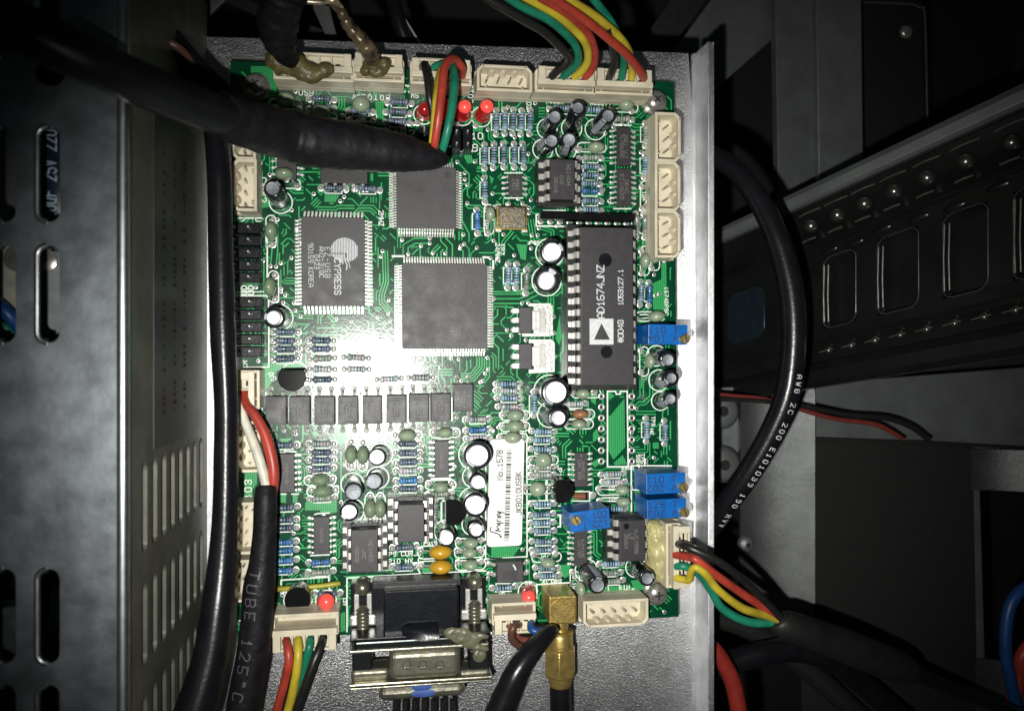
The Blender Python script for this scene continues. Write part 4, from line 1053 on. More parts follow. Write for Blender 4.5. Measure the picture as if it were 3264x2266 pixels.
# ---------------------------------------------------------------- white sticker
lq = [P(1561, 1400, .012), P(1672, 1398, .012), P(1663, 1738, .012), P(1552, 1743, .012)]
t = thing("sticker", "white bar code sticker with the number 1578 on the board", "label", (0, 0, 0))
def rrect(q, r):
    out = []
    for i in range(4):
        p, a, b = q[i], q[i - 1], q[(i + 1) % 4]; d0, d1 = (a - p).normalized() * r, (b - p).normalized() * r
        for k in range(6):
            s = k / 5; out.append(((p + d0) * (1 - s) ** 2 + p * 2 * s * (1 - s) + (p + d1) * s * s))
    return [(v.x, v.y) for v in out]
ZL = .30
lq = [P(1561, 1400, ZL), P(1672, 1398, ZL), P(1663, 1738, ZL), P(1552, 1743, ZL)]
part("backing_block", G().prism(rrect([v * .0 + Vector((v.x, v.y, 0)) for v in lq], .14), .0, ZL - .006), m_lab, t)
part("paper", G().prism(rrect(lq, .15), ZL - .006, ZL), m_lab, t)
tg = G()
def lt(s, px, py, h, adv=1.0, w=.02, nar=.9): a = P(px, py, ZL); text(tg, s, a.x, a.y, h * .01, R(90.5) , w, ZL + .004, adv, narrow=nar)
lt("No.1578", 1593, 1482, 18, .95, .030, .8); lt("JKB010USBK", 1653, 1572, 17, 1.0, .028, .82)
rb = random.Random(4); y = 1432
while y < 1722:
    wdt = rb.choice((1.2, 1.2, 2.5, 4, 6)); xa = 1623 - (y - 1430) * .028
    a, b_ = P(xa - 8, y, ZL), P(xa + 8, y + wdt, ZL); tg.add([(a.x, b_.y, ZL + .004), (b_.x, b_.y, ZL + .004), (b_.x, a.y, ZL + .004), (a.x, a.y, ZL + .004)], [(0, 1, 2, 3)]); y += wdt + rb.choice((2.5, 3, 5))
def script(pts, w=.034):
    tg.strip([(P(x, y, ZL).x, P(x, y, ZL).y) for x, y in [tuple(p) for p in spline(pts, 5)]], w, ZL + .0045)
script([(1565, 1680), (1562, 1688), (1566, 1694), (1580, 1698), (1592, 1704), (1598, 1712), (1594, 1708)], .035)
script([(1596, 1692), (1580, 1690), (1590, 1686), (1584, 1680)]); script([(1584, 1676), (1594, 1672), (1584, 1668), (1604, 1666)])
script([(1596, 1662), (1585, 1660), (1586, 1655)]); script([(1596, 1650), (1586, 1648), (1592, 1644), (1597, 1646), (1586, 1642)]); script([(1584, 1638), (1596, 1636), (1586, 1630), (1608, 1634)])
part("print", tg, m_labink, t)

# ---------------------------------------------------------------- screws
def screw(px, py, label, r=.27, z=.12):
    q = P(px, py, .2); t = thing("screw", label, "screw", (q.x, q.y, 0), 0, "screws at the board's corners")
    part("washer", G().lathe([(.40, .0), (.42, .02), (.42, .05), (.30, .06)], 30), m_steel, t, 40)
    part("split_washer", G().lathe([(.32, .06), (.35, .07), (.35, .13), (.3, .14)], 26), m_steel, t, 40)
    prof = [(.32, .14), (.355, .2)] + [(.355 * math.cos(a), .2 + .22 * math.sin(a)) for a in (.3, .6, .9, 1.2, 1.4)] + [(.001, .42)]
    part("head", G().lathe(prof, 26, cap=False), m_steel, t, 60)
    a = random.random(); part("cross_slot", G().box(0, 0, .40, .26, .05, .06, a).box(0, 0, .402, .05, .26, .06, a), m_hole, t)
screw(815, 272, "dark domed cross head screw at the board's top left corner")
screw(2090, 322, "shiny cross head screw at the board's top right corner")
screw(2094, 1892, "shiny cross head screw at the board's bottom right corner")
screw(163, 228, "dim domed screw on the power supply case top") if False else None
# ---------------------------------------------------------------- cream connectors
HC = 1.0
def jst(cx, cy, L, n, rot, label, plug=None, Wd=.80, pitch=.355, h=HC, pins=True, z0=0.0, group="cream connectors round the board edge", shift=0.0, brown=False):
    """cx, cy: centre of the rim in the photograph; L, Wd in board units; local -y faces the middle of the board"""
    q = P(cx, cy, h + z0); t = thing("connector_socket", label, "connector", (q.x, q.y, z0), ROT + R(rot), group)
    w = .09; g = G()
    g.box(0, 0, .19, L, Wd, .38)
    g.box(0, -Wd / 2 + w / 2, h / 2 + .19, L, w, h - .38); g.box(0, Wd / 2 - w / 2, h / 2 + .19, L - .34, w, h - .38)
    for s in (-1, 1):
        g.box(s * (L / 2 - w / 2), -.07, h / 2 + .19, w, Wd - .14 - w, h - .38)
        g.box(s * (L / 2 - .13), Wd / 2 - .10, h / 2 + .19, .27, w, h - .38, -s * .785)
        g.box(s * (L / 2 - .30), -Wd / 2 + .14, h / 2 + .10, .05, .10, h - .5)
    part("housing", g, m_cream, t, bevel=.018)
    xs = [(i - (n - 1) / 2) * pitch + shift for i in range(n)]
    if plug is None:
        for x in xs: part("pin", G().box(x, .02, .55, .06, .06, .62, 0, .8), m_tin, t, bevel=.006)
        fl = G()
        for i in range(n - 1): fl.ell((xs[i] + pitch / 2, Wd / 2 - .10, .42), (.12, .09, .40), 10, 5, 0)
        part("inner_ribs", fl, m_cream, t, 60)
    return t, q, xs
def plug(sock, q, xs, L, label, h0=HC, wires=(), group="cream plugs seated in the sockets", z0=0.0, dy=.06, Wd=.58, top=.34, pitch=.355):
    rot = sock.rotation_euler.z
    t = thing("connector_plug", label, "plug", (q.x, q.y, z0 + .42), rot, group)
    H = h0 - .42 + top; g = G(); Lp = L - .16
    g.box(0, dy, (H - .30) / 2, Lp, Wd, H - .30)
    g.box(0, dy - Wd / 2 + .09, H - .17, Lp + .1, .18, .26)
    n = len(xs)
    for s in (-1, 1): g.box(s * (Lp / 2 - .09), dy + .06, H - .20, .22, Wd - .16, .28)
    for i in range(n - 1): g.box((xs[i] + xs[i + 1]) / 2, dy + .05, H - .22, .05, Wd - .24, .24)
    g.box(0, dy + Wd / 2 - .035, H - .24, Lp, .07, .2)
    part("housing", g, m_cream, t, bevel=.018)
    for x in xs: part("contact", G().box(x, dy - Wd / 2 + .21, H - .20, .14, .07, .18), m_hole if not wires else m_tin, t)
    return t
def edge_rot(p0, p1): return math.degrees(ang(P(*p0, HC), P(*p1, HC)) - ROT)
# top edge, left to right
s1, q1, x1 = jst(1000, 214, 2.32, 5, 0, "dirty cream socket above the USB lettering with yellow glue on it", plug=1)
plug(s1, q1, x1, 2.32, "cream plug above the USB lettering, smeared with olive glue")
s2, q2, x2 = jst(1208, 218, 1.50, 3, 0, "cream socket second from the left along the top edge", plug=1)
plug(s2, q2, x2, 1.50, "cream plug with a brown striped cable, smeared with olive glue")
s3, q3, x3 = jst(1406, 229, 1.86, 4, 0, "cream socket above the dim lamps, third along the top edge", plug=1)
p3 = plug(s3, q3, x3, 1.86, "cream plug with the looping red and green wires", top=.22)
s4, q4, x4 = jst(1609, 250, 1.72, 4, 0, "empty cream socket with four bare pins on the top edge")
s5, q5, x5 = jst(1802, 256, 1.92, 4, 0, "cream socket below the bundle of four curving wires", plug=1)
p5 = plug(s5, q5, x5, 1.86, "cream plug holding the left bundle of four coloured wires", top=.28)
s6, q6, x6 = jst(1986, 262, 1.92, 4, 0, "cream socket left of the top right screw", plug=1)
p6 = plug(s6, q6, x6, 1.86, "cream plug holding the right bundle of coloured wires", top=.28)
# right edge
jst(2130, 437, 1.56, 3, -90, "empty cream three pin socket, topmost on the right edge", Wd=.84, pitch=.38)
jst(2129, 594, 1.56, 3, -90, "empty cream three pin socket, middle one on the right edge", Wd=.84, pitch=.38)
jst(2129, 746, 1.50, 3, -90, "empty cream three pin socket beside the LAMP lettering", Wd=.84, pitch=.38)
s7, q7, x7 = jst(2153, 1770, 2.04, 4, -90, "glued cream socket on the right edge below the blue trimmers", plug=1, Wd=.62)
p7 = plug(s7, q7, x7, 2.04, "cream plug with four coloured wires leading to a black sleeve", top=.30, dy=.14, pitch=.46)
# left edge
jst(778, 590, 1.52, 4, 90, "cream socket with small pin holes above the MG lettering", Wd=.72)
jst(776, 478, .56, 1, 90, "cream socket end just below the thick cable", Wd=.70)
s8, q8, x8 = jst(786, 1242, 1.14, 2, 90, "cream socket where the red and white wires start", plug=1, Wd=.74)
plug(s8, q8, x8, 1.14, "milky plug where the red and white wires start", top=.12)
jst(790, 1424, 1.50, 4, 90, "cream socket with bright pins left of the white wire", Wd=.70)
jst(780, 1684, 1.52, 4, 90, "cream socket below the J403 lettering", Wd=.66)
jst(772, 1852, 1.24, 3, 90, "cream socket half behind the printed sleeve, lowest on the left edge", Wd=.66)
# bottom edge
s9, q9, x9 = jst(974, 1998, 1.92, 4, 180, "cream socket at the bottom left under the lit lamp", plug=1)
p9 = plug(s9, q9, x9, 1.92, "cream plug with red, yellow, green and black wires hanging down", top=.36, dy=.30, Wd=.66)
s10, q10, x10 = jst(1638, 1962, 1.36, 3, 180, "cream socket under the NEAR lettering", plug=1)
p10 = plug(s10, q10, x10, 1.36, "cream plug with brown and blue wires", top=.32, dy=.18, Wd=.62)
jst(1964, 1954, 2.10, 5, 180, "empty cream five pin socket at the bottom right", Wd=.84, pitch=.345)

# glue blobs
def blob(name, label, g, mt, **kw):
    o = part(name, g, mt, None, 0); tag(o, label, "glue")
    m = o.modifiers.new("melt", 'REMESH'); m.mode = 'VOXEL'; m.voxel_size = .03; m.use_smooth_shade = True
    m = o.modifiers.new("soften", 'SMOOTH'); m.iterations = 14; m.factor = .6
    tx = bpy.data.textures.new("lumps", 'CLOUDS'); tx.noise_scale = .25
    m = o.modifiers.new("lumps", 'DISPLACE'); m.texture = tx; m.strength = .08; m.mid_level = .45
    return o
g = G(); rb = random.Random(3)
for x, y, rx, ry, z in ((880, 190, .35, .30, 1.5), (915, 205, .34, .28, 1.45), (945, 200, .30, .34, 1.5), (975, 228, .36, .25, 1.42), (1010, 236, .42, .22, 1.38), (1035, 225, .28, .22, 1.38), (955, 232, .3, .14, 1.38), (890, 222, .22, .12, 1.36)):
    q = P(x, y, z); g.ell(q, (rx, ry, .22), 14, 8, rot=rb.random())
blob("hot_glue", "olive brown glue smeared over the plug above the USB lettering", g, m_glue2)
g = G()
for x, y, rx, ry in ((1180, 205, .24, .2), (1205, 225, .34, .22), (1225, 205, .2, .2), (1170, 225, .22, .16)):
    q = P(x, y, 1.42); g.ell(q, (rx, ry, .2), 14, 8, rot=rb.random())
blob("hot_glue", "olive brown glue on the second plug along the top edge", g, m_glue2)
g = G()
for x, y, rx, ry, z in ((2092, 1700, .26, .38, .8), (2100, 1730, .30, .44, .85), (2097, 1770, .28, .44, .8), (2101, 1812, .28, .44, .75), (2112, 1842, .2, .26, .7), (2116, 1700, .2, .36, .9), (2118, 1760, .18, .6, .9)):
    q = P(x, y, z); g.ell((q.x, q.y, z * .3), (rx, ry, z * .72), 16, 10, rot=rb.random() * .4)
blob("hot_glue", "pale yellow glue between the socket with coloured wires and the 356N chip", g, m_glue)
sl([(2066, 1660), (2100, 1662)], 4)

# ---------------------------------------------------------------- serial socket with its screwed on plug
def W2(px, py, z): return P(px, py, z)
ro = P(1336, 1930, 1.1); root = thing("serial_socket", "black D shaped serial socket with two screw brackets at the board's bottom edge", "connector", (ro.x, ro.y, 0), ROT)
def rl(px, py, z):
    v = P(px, py, z) - Vector((ro.x, ro.y, 0)); c, n = math.cos(-ROT), math.sin(-ROT); return Vector((v.x * c - v.y * n, v.x * n + v.y * c, v.z))
def rbox(g, x0_, y0_, x1_, y1_, z0_, z1_, tp=1.0):
    a, b = rl(x0_, (y0_ + y1_) / 2, z1_), rl(x1_, (y0_ + y1_) / 2, z1_); c = rl((x0_ + x1_) / 2, y0_, z1_); d = rl((x0_ + x1_) / 2, y1_, z1_)
    return g.box((a.x + b.x) / 2, (c.y + d.y) / 2, (z0_ + z1_) / 2, b.x - a.x, c.y - d.y, z1_ - z0_, 0, tp)
g = rbox(G(), 1118, 1850, 1548, 2034, 0, .34); part("base", g, m_blackp, root, bevel=.02)
g = rbox(G(), 1222, 1878, 1462, 2026, .34, 1.25); part("body", g, m_blackp, root, bevel=.05)
g = rbox(G(), 1186, 1850, 1470, 1872, .3, .95); part("pin_cover", g, m_sock, root, bevel=.03)
for nm, xc, yt in (("l", 1156, 1870), ("r", 1512, 1853)):
    c = rl(xc, yt, .6)
    part("bracket_post", G().lathe([(.24, 0), (.24, .3)] + [(.24 * math.cos(a), .3 + .26 * math.sin(a)) for a in (.3, .7, 1.1, 1.4)], 20, (c.x, c.y + .0, .34)), m_nickel, root, 50)
    for s in (-1, 1): part("bracket_prong", G().box(c.x + s * .19, c.y - .58, .40, .15, .62, .10), m_tin, root, bevel=.02)
    part("bracket_foot", G().box(c.x, c.y - 1.06, .42, .80, .34, .16), m_tin, root, bevel=.07, seg=3)
    sc = G(); pr = []
    for k in range(6): pr += [(.17, k * .11), (.21, k * .11 + .04), (.17, k * .11 + .08)]
    pr += [(.12, .70), (.03, .74)]
    sc.lathe(pr, 18, (c.x, c.y - 1.30, .58), (0, 1, 0)); part("bracket_screw", sc, m_nickel, root, 50)
g = rbox(G(), 1114, 2024, 1562, 2034, .0, 1.5); part("front_flange", g, m_blackp, root, bevel=.03)
g = rbox(G(), 1130, 2034, 1550, 2064, .05, 1.42); part("metal_shell", g, m_rail, root, bevel=.06, seg=3)
# mated plug, a thing of its own
ro2 = rl(1336, 2110, 1.2); pr_ = thing("serial_plug", "shiny metal D shaped plug with a blue paint mark below the serial socket", "connector", root.matrix_world @ Vector((0, 0, 0)), ROT)
pr_.location = (ro.x, ro.y, 0)
g = rbox(G(), 1112, 2062, 1558, 2072, .05, 1.46); part("upper_flange", g, m_nickel, pr_, bevel=.03)
g = rbox(G(), 1240, 2070, 1470, 2166, .20, 1.25); part("centre_shell", g, m_nickel, pr_, bevel=.20, seg=4)
for xc in (1296, 1348, 1402):
    c = rl(xc, 2118, 1.25); part("dimple", G().lathe([(.13, .0), (.10, -.025), (.02, -.03)], 16, (c.x, c.y, 1.262), cap=False).box(c.x, c.y - .10, 1.262, .18, .03, .03), m_rail, pr_, 50)
for x0_, x1_ in ((1122, 1186), (1496, 1560)):
    g = rbox(G(), x0_, 2070, x1_, 2140, .25, .95); part("jack_nut", g, m_rail, pr_, bevel=.05)
for x0_, x1_ in ((1116, 1244), (1462, 1566)):
    g = rbox(G(), x0_, 2132, x1_, 2172, .15, 1.0, .96); part("wing", g, m_nickel, pr_, bevel=.12, seg=4)
g = rbox(G(), 1112, 2168, 1570, 2178, .05, 1.25); part("lower_flange", g, m_nickel, pr_, bevel=.03)
g = rbox(G(), 1118, 2180, 1566, 2184, .1, 1.2); part("rolled_lip", g, m_nickel, pr_, bevel=.01)
g = rbox(G(), 1206, 2182, 1484, 2230, .15, 1.05); part("lower_shell", g, m_nickel, pr_, bevel=.22, seg=4)
c = rl(1344, 2188, 1.06); part("blue_paint_mark", G().ell((c.x, c.y, 1.05), (.30, .15, .02), 14, 4).ell((c.x + .05, c.y - .2, 1.045), (.38, .12, .02), 12, 4), M("blue_paint", (.04, .09, .30), .5), pr_, 60)
g = G()
for i in range(7):
    a = [(1262 + i * 30, 2228, .6, 9), (1258 + i * 31, 2290, .5, 9), (1250 + i * 32, 2360, .3, 9)]
    wire(g, a, 4, 8)
o = part("wire_ribbon", g, m_wk, None, 60); tag(o, "short black wires hanging from the metal serial plug at the bottom edge", "wires")
# tape over the socket
g = G(); q = [rl(1300, 1985, 1.30), rl(1395, 1980, 1.30), rl(1400, 2030, 1.54), rl(1392, 2040, 1.54), rl(1340, 2042, 1.54), rl(1285, 2026, 1.54), rl(1275, 2000, 1.34)]
cc = sum(q, Vector()) / len(q)
g.add([tuple(v + Vector((0, 0, .02))) for v in q] + [tuple(cc + Vector((0, 0, .05)))] + [tuple(v - Vector((0, 0, .02))) for v in q], [(i, (i + 1) % 7, 7) for i in range(7)] + [(8 + i, 8 + (i + 1) % 7, (i + 1) % 7, i) for i in range(7)])
g.turn(ROT, (ro.x, ro.y, 0)); o = part("tape_scrap", g, m_blackp, None, 60); tag(o, "scrap of black tape stuck on the serial socket's edge", "tape")
g = G()
for x, y, rx, ry, z in ((1446, 2018, .34, .20, 1.5), (1470, 2026, .42, .26, 1.52), (1500, 2034, .34, .20, 1.5), (1494, 2052, .22, .16, 1.48), (1530, 2024, .30, .09, 1.5), (1526, 2062, .36, .13, 1.46), (1528, 2086, .22, .24, 1.2)):
    q = P(x, y, z); g.ell(q, (rx, ry, .09), 14, 6, rot=-.25)
blob("hot_glue", "pale olive glue on the corner of the serial plug", g, M("pale_olive_glue", (.12, .12, .075), .35, var=.2, vs=4, bump=.15, bs=6))

# ---------------------------------------------------------------- gold elbow plug
ro = P(1784, 1935, 1.1); root = thing("coaxial_elbow", "gold right angle screw plug with a black cable at the board's bottom", "connector", (ro.x, ro.y, 0), 0)
c = P(1795, 1945, 1.35) - Vector((ro.x, ro.y, 0))
part("elbow_block", G().box(c.x, c.y, .68, .86, .86, 1.30), m_brass, root, bevel=.05)
part("round_face", G().lathe([(.38, 0), (.38, .03), (.36, .05), (.001, .05)], 32, (c.x, c.y, 1.31)), m_brass, root, 40)
ax = (0, -1, 0)
x_, zc = c.x + .04, .72
def lp(prof, name, mt, y0, n=28): part(name, G().lathe(prof, n, (x_, y0, zc), ax), mt, root, 30)
yy = c.y - .40
lp([(.25, 0), (.25, .42)], "neck", m_brass, yy)
lp([(.36, .40), (.42, .43), (.42, .50), (.36, .53)], "rim", m_brass, yy)
lp([(.38, .52), (.40, .58), (.40, .86), (.42, .88), (.42, .92)], "collar", m_brass, yy)
part("hex_nut", G().lathe([(.46, .92), (.52, .98), (.52, 1.78), (.46, 1.84)], 6, (x_, yy, zc), ax), m_brass, root, 25, bevel=.03)
lp([(.42, 1.80), (.36, 2.04), (.33, 2.14), (.31, 2.16)], "tail_ring", m_brass, yy)
g = G(); g.tube([(ro.x + x_, ro.y + yy - 2.1, zc), (ro.x + x_ + .03, ro.y + yy - 3.2, zc - .02), (ro.x + x_ + .03, ro.y + yy - 5.0, zc - .1)], [.33, .34, .34], 20)
o = part("coaxial_cable", g, m_cable, None, 60); tag(o, "black cable running straight down from the gold elbow plug", "cable")

# ---------------------------------------------------------------- small wires on the board
def cable(name, label, cat, pts, mt, n=8, ns=14, group=None, sm=60, wob=0):
    g = G(); w, r = cable_pts(pts, n)
    if wob:
        rr = random.Random(len(label)); r = [v * (1 + rr.uniform(-wob, wob)) for v in r]
    g.tube(w, r, ns); o = part(name, g, mt, None, sm); tag(o, label, cat, group); return o, w, r
cable("jumper_wire", "mustard yellow jumper wire soldered across the lower left of the board", "wire", [(870, 1878, .35, 8.5), (930, 1874, .4, 8.5), (1000, 1869, .38, 8), (1060, 1862, .34, 8), (1084, 1858, .3, 7)], m_wol)
q = P(1088, 1856, 0)
cable("insulated_wire", "red wire bending over the top edge down into the thick black sleeve", "wire", [(1475, 243, 1.15, 11), (1473, 215, 1.7, 12), (1445, 188, 2.2, 13), (1418, 215, 2.6, 13.5), (1408, 290, 2.9, 14), (1398, 370, 2.9, 14), (1387, 450, 2.6, 13), (1382, 490, 2.2, 13)], m_wr, ns=16)
cable("insulated_wire", "green wire running down into the thick black sleeve beside the red one", "wire", [(1380, 216, 1.15, 10), (1410, 205, 1.4, 11), (1444, 215, 1.9, 12), (1448, 270, 2.4, 13.5), (1441, 340, 2.6, 13.5), (1428, 410, 2.6, 13.5), (1412, 470, 2.3, 13), (1400, 500, 2.0, 12)], m_wg, ns=16)
cable("insulated_wire", "yellow wire squeezed left of the red wire above the dim lamp", "wire", [(1412, 218, 1.3, 9), (1401, 232, 1.7, 10), (1391, 300, 2.3, 11), (1384, 380, 2.5, 11), (1379, 440, 2.3, 11), (1374, 480, 2.0, 11)], m_wy)
cable("insulated_wire", "short black wire leaving the third top plug towards the dim lamp", "wire", [(1345, 214, 1.15, 11), (1352, 212, 1.6, 12), (1362, 250, 2.0, 12.5), (1369, 310, 2.1, 12), (1379, 370, 1.9, 11), (1386, 440, 1.7, 11)], m_wk)
bundle = "coloured wires of the two upper plugs"
cable("insulated_wire", "dark wire of the left upper bundle, nearest the empty socket", "wire", [(1758, 246, 1.2, 13), (1778, 226, 1.5, 13), (1806, 205, 1.9, 14), (1812, 180, 2.3, 14), (1780, 145, 2.9, 14), (1730, 100, 3.4, 14), (1660, 60, 3.8, 14), (1560, 0, 4.2, 14), (1480, -60, 4.4, 14)], m_wk, group=bundle)
cable("insulated_wire", "green wire of the left upper bundle", "wire", [(1795, 247, 1.2, 12), (1815, 228, 1.5, 13), (1842, 195, 2.0, 13), (1836, 150, 2.6, 13), (1800, 105, 3.1, 13.5), (1745, 62, 3.6, 13.5), (1660, 20, 4.0, 13.5), (1600, -20, 4.3, 13.5)], m_wg, group=bundle)
cable("insulated_wire", "yellow wire of the left upper bundle", "wire", [(1829, 248, 1.2, 12), (1855, 226, 1.5, 13), (1874, 190, 2.0, 13), (1866, 140, 2.6, 13), (1830, 95, 3.1, 13.5), (1770, 45, 3.6, 13.5), (1670, -10, 4.1, 13.5)], m_wy, group=bundle)
cable("insulated_wire", "red wire of the left upper bundle, outermost on its right", "wire", [(1864, 248, 1.2, 12), (1886, 222, 1.5, 13), (1896, 180, 2.0, 13), (1886, 130, 2.6, 13), (1855, 85, 3.1, 13.5), (1800, 40, 3.6, 13.5), (1720, -8, 4.1, 13.5)], m_wr, group=bundle)
cable("insulated_wire", "dark wire standing in the last plug of the top edge", "wire", [(1942, 248, 1.2, 12), (1952, 222, 1.6, 13), (1960, 190, 2.0, 13), (1950, 140, 2.6, 13), (1935, 90, 3.2, 13)], m_wk, group=bundle)
cable("insulated_wire", "green wire of the right upper bundle passing under the red one", "wire", [(1981, 250, 1.2, 12), (1986, 222, 1.5, 12), (1988, 180, 2.0, 12), (1972, 120, 2.5, 13), (1940, 60, 3.0, 13), (1890, -5, 3.5, 13)], m_wg, group=bundle)
cable("insulated_wire", "yellow wire of the right upper bundle", "wire", [(2013, 250, 1.2, 12), (2014, 215, 1.6, 12), (2002, 160, 2.3, 13), (1965, 110, 2.9, 13.5), (1900, 55, 3.5, 14), (1830, 10, 4.0, 14), (1780, -25, 4.3, 14)], m_wy, group=bundle)
cable("insulated_wire", "red wire of the right upper bundle crossing the others", "wire", [(2052, 250, 1.2, 13), (2040, 228, 1.7, 14), (1998, 175, 2.4, 14), (1935, 120, 3.1, 14), (1860, 60, 3.8, 14), (1780, 5, 4.3, 14), (1740, -20, 4.5, 14)], m_wr, group=bundle)
g4 = "coloured wires leading into the lower right sleeve"
cable("insulated_wire", "black wire of the lower right bundle", "wire", [(2160, 1732, 1.2, 13), (2200, 1746, 1.8, 13), (2295, 1792, 2.0, 13), (2383, 1862, 1.6, 13), (2460, 1940, 1.2, 14), (2520, 2000, .9, 14)], m_wk, group=g4)
cable("insulated_wire", "red wire of the lower right bundle", "wire", [(2150, 1768, 1.2, 12), (2200, 1776, 1.7, 13), (2223, 1786, 1.9, 13), (2295, 1841, 1.9, 13.5), (2368, 1892, 1.6, 13.5), (2440, 1938, 1.2, 14), (2520, 1990, .9, 14)], m_wr, group=g4)
cable("insulated_wire", "yellow wire of the lower right bundle looping beside its plug", "wire", [(2152, 1840, 1.2, 12), (2180, 1846, 1.4, 12), (2197, 1846, 1.6, 12), (2203, 1822, 1.8, 12), (2218, 1808, 2.0, 12), (2250, 1830, 2.0, 13), (2290, 1880, 1.8, 13), (2368, 1938, 1.5, 13.5), (2450, 1962, 1.1, 14), (2520, 1990, .8, 14)], m_wy, group=g4)
cable("insulated_wire", "green wire of the lower right bundle, lowest one", "wire", [(2152, 1804, 1.2, 12), (2185, 1806, 1.4, 12), (2230, 1830, 1.2, 13), (2266, 1880, .9, 13), (2305, 1940, .8, 13.5), (2390, 1982, .8, 13.5), (2500, 1984, .8, 14), (2540, 2000, .7, 14)], m_wg, group=g4)
g5 = "coloured wires hanging from the bottom left plug"
for nm, mt, pts in (("red", m_wr, [(912, 2040, 1.2, 13), (918, 2068, 1.5, 14), (920, 2110, 1.6, 14), (905, 2180, 1.5, 14), (880, 2270, 1.3, 14), (860, 2330, 1.2, 14)]),
                    ("yellow", m_wy, [(950, 2036, 1.2, 13), (951, 2070, 1.5, 14), (948, 2120, 1.6, 14), (936, 2190, 1.5, 14), (915, 2275, 1.3, 14), (900, 2330, 1.2, 14)]),
                    ("green", m_wg, [(990, 2034, 1.2, 12), (986, 2060, 1.5, 13), (974, 2110, 1.4, 13), (955, 2180, 1.2, 13), (930, 2270, 1.0, 13), (915, 2330, .9, 13)]),
                    ("black", m_wk, [(1030, 2030, 1.2, 13), (1022, 2058, 1.5, 14), (1000, 2110, 1.7, 14), (972, 2185, 1.7, 14), (940, 2275, 1.5, 14), (925, 2330, 1.4, 14)])):
    cable("insulated_wire", f"{nm} wire hanging from the bottom left plug", "wire", pts, mt, group=g5)
cable("insulated_wire", "dark brown wire looping out of the plug under the NEAR lettering", "wire", [(1655, 1992, 1.25, 10), (1645, 1992, 1.7, 11), (1632, 2008, 1.8, 12), (1632, 2035, 1.6, 12), (1652, 2056, 1.4, 12), (1690, 2066, 1.2, 12), (1740, 2050, 1.0, 12)], m_wb)
cable("insulated_wire", "reddish brown wire below the plug under the NEAR lettering", "wire", [(1620, 1990, 1.2, 9), (1640, 2020, 1.2, 9), (1670, 2038, 1.1, 10), (1720, 2034, 1.0, 10), (1760, 2005, .9, 10)], M("dull_red_insulation", (.16, .05, .04), .45))
cable("insulated_wire", "blue wire at the plug beside the gold elbow's neck", "wire", [(1694, 1982, 1.2, 12), (1694, 2002, 1.5, 13), (1712, 2012, 1.6, 12), (1745, 2006, 1.5, 11), (1765, 2003, 1.6, 10)], m_wbl)
cable("black_cable", "black cable slanting down left from the gold elbow's neck", "cable", [(1768, 2010, 1.7, 16), (1752, 2016, 2.0, 24), (1700, 2070, 2.4, 33), (1648, 2140, 2.6, 38), (1610, 2220, 2.6, 42), (1570, 2320, 2.6, 46)], m_cable, ns=20)
cable("insulated_wire", "red wire curving down beside the printed sleeve", "wire", [(778, 1250, .9, 12), (785, 1290, 1.2, 14), (810, 1320, 1.3, 15), (845, 1385, 1.4, 17), (868, 1470, 1.5, 17.5), (872, 1530, 1.5, 17), (864, 1590, 1.4, 16)], m_wr, ns=16)
cable("insulated_wire", "white wire curving down left of the red one", "wire", [(772, 1262, .9, 11), (768, 1300, 1.2, 13), (784, 1350, 1.3, 14), (815, 1430, 1.4, 16), (840, 1510, 1.5, 16), (852, 1570, 1.5, 16), (852, 1600, 1.4, 16)], m_ww, ns=16)
sv, W, Rr = cable("printed_sleeve", "black heat shrink sleeve with faint 125 C print at the lower left", "sleeve", [(848, 1552, 1.7, 31), (846, 1600, 1.8, 36), (843, 1700, 1.8, 37), (835, 1800, 1.8, 42), (826, 1870, 1.8, 50), (818, 1980, 1.8, 50), (804, 2090, 1.8, 51), (786, 2190, 1.8, 52), (760, 2330, 1.8, 53)], m_shrink, ns=24)
tg = G(); path_text(tg, W, Rr, "TUBE 125°C VW", 2.3, .30, side=-.35, w=.035, adv=1.25)
part("faint_print", tg, m_dprint, sv)

# ---------------------------------------------------------------- heavy black cables
cable("power_cable", "thick glossy black cable running down between the power supply and the board", "cable",
      [(668, 350, 2.6, 30), (686, 440, 2.7, 34), (698, 560, 2.8, 37), (702, 750, 2.8, 38), (706, 900, 2.8, 39), (711, 1080, 2.8, 39), (720, 1280, 2.8, 36), (720, 1450, 2.8, 37), (717, 1640, 2.9, 39), (708, 1790, 3.0, 44), (692, 1940, 3.2, 50), (668, 2100, 3.4, 55), (622, 2266, 3.6, 66), (585, 2360, 3.7, 68)], m_cable, ns=28)
cable("sleeved_cable", "very thick black sleeved cable crossing from the top left corner over the board", "cable",
      [(-160, -30, 9.4, 84), (-20, 45, 9.2, 82), (150, 130, 8.9, 78), (350, 226, 8.2, 73), (560, 316, 6.6, 68), (760, 384, 4.9, 62), (900, 425, 3.5, 60), (1010, 452, 3.1, 60), (1130, 470, 2.8, 56), (1240, 484, 2.6, 50), (1330, 496, 2.4, 40), (1395, 506, 2.2, 25), (1415, 510, 2.1, 12)], m_slv, ns=36)
_g = G(); _w, _r = cable_pts([(690, 362, 5.4, 66), (700, 366, 5.3, 73), (790, 398, 4.6, 76), (900, 428, 3.5, 79), (1010, 454, 3.1, 80), (1130, 470, 2.8, 75), (1240, 484, 2.6, 66), (1330, 496, 2.4, 50), (1395, 506, 2.2, 33), (1425, 512, 2.1, 14)], 8)
_rr = random.Random(5); _r = [v * (1 + _rr.uniform(-.025, .025)) for v in _r]
part("heat_shrink_end", _g.tube(_w, _r, 32), m_shrink, bpy.data.objects["sleeved_cable"], 60)
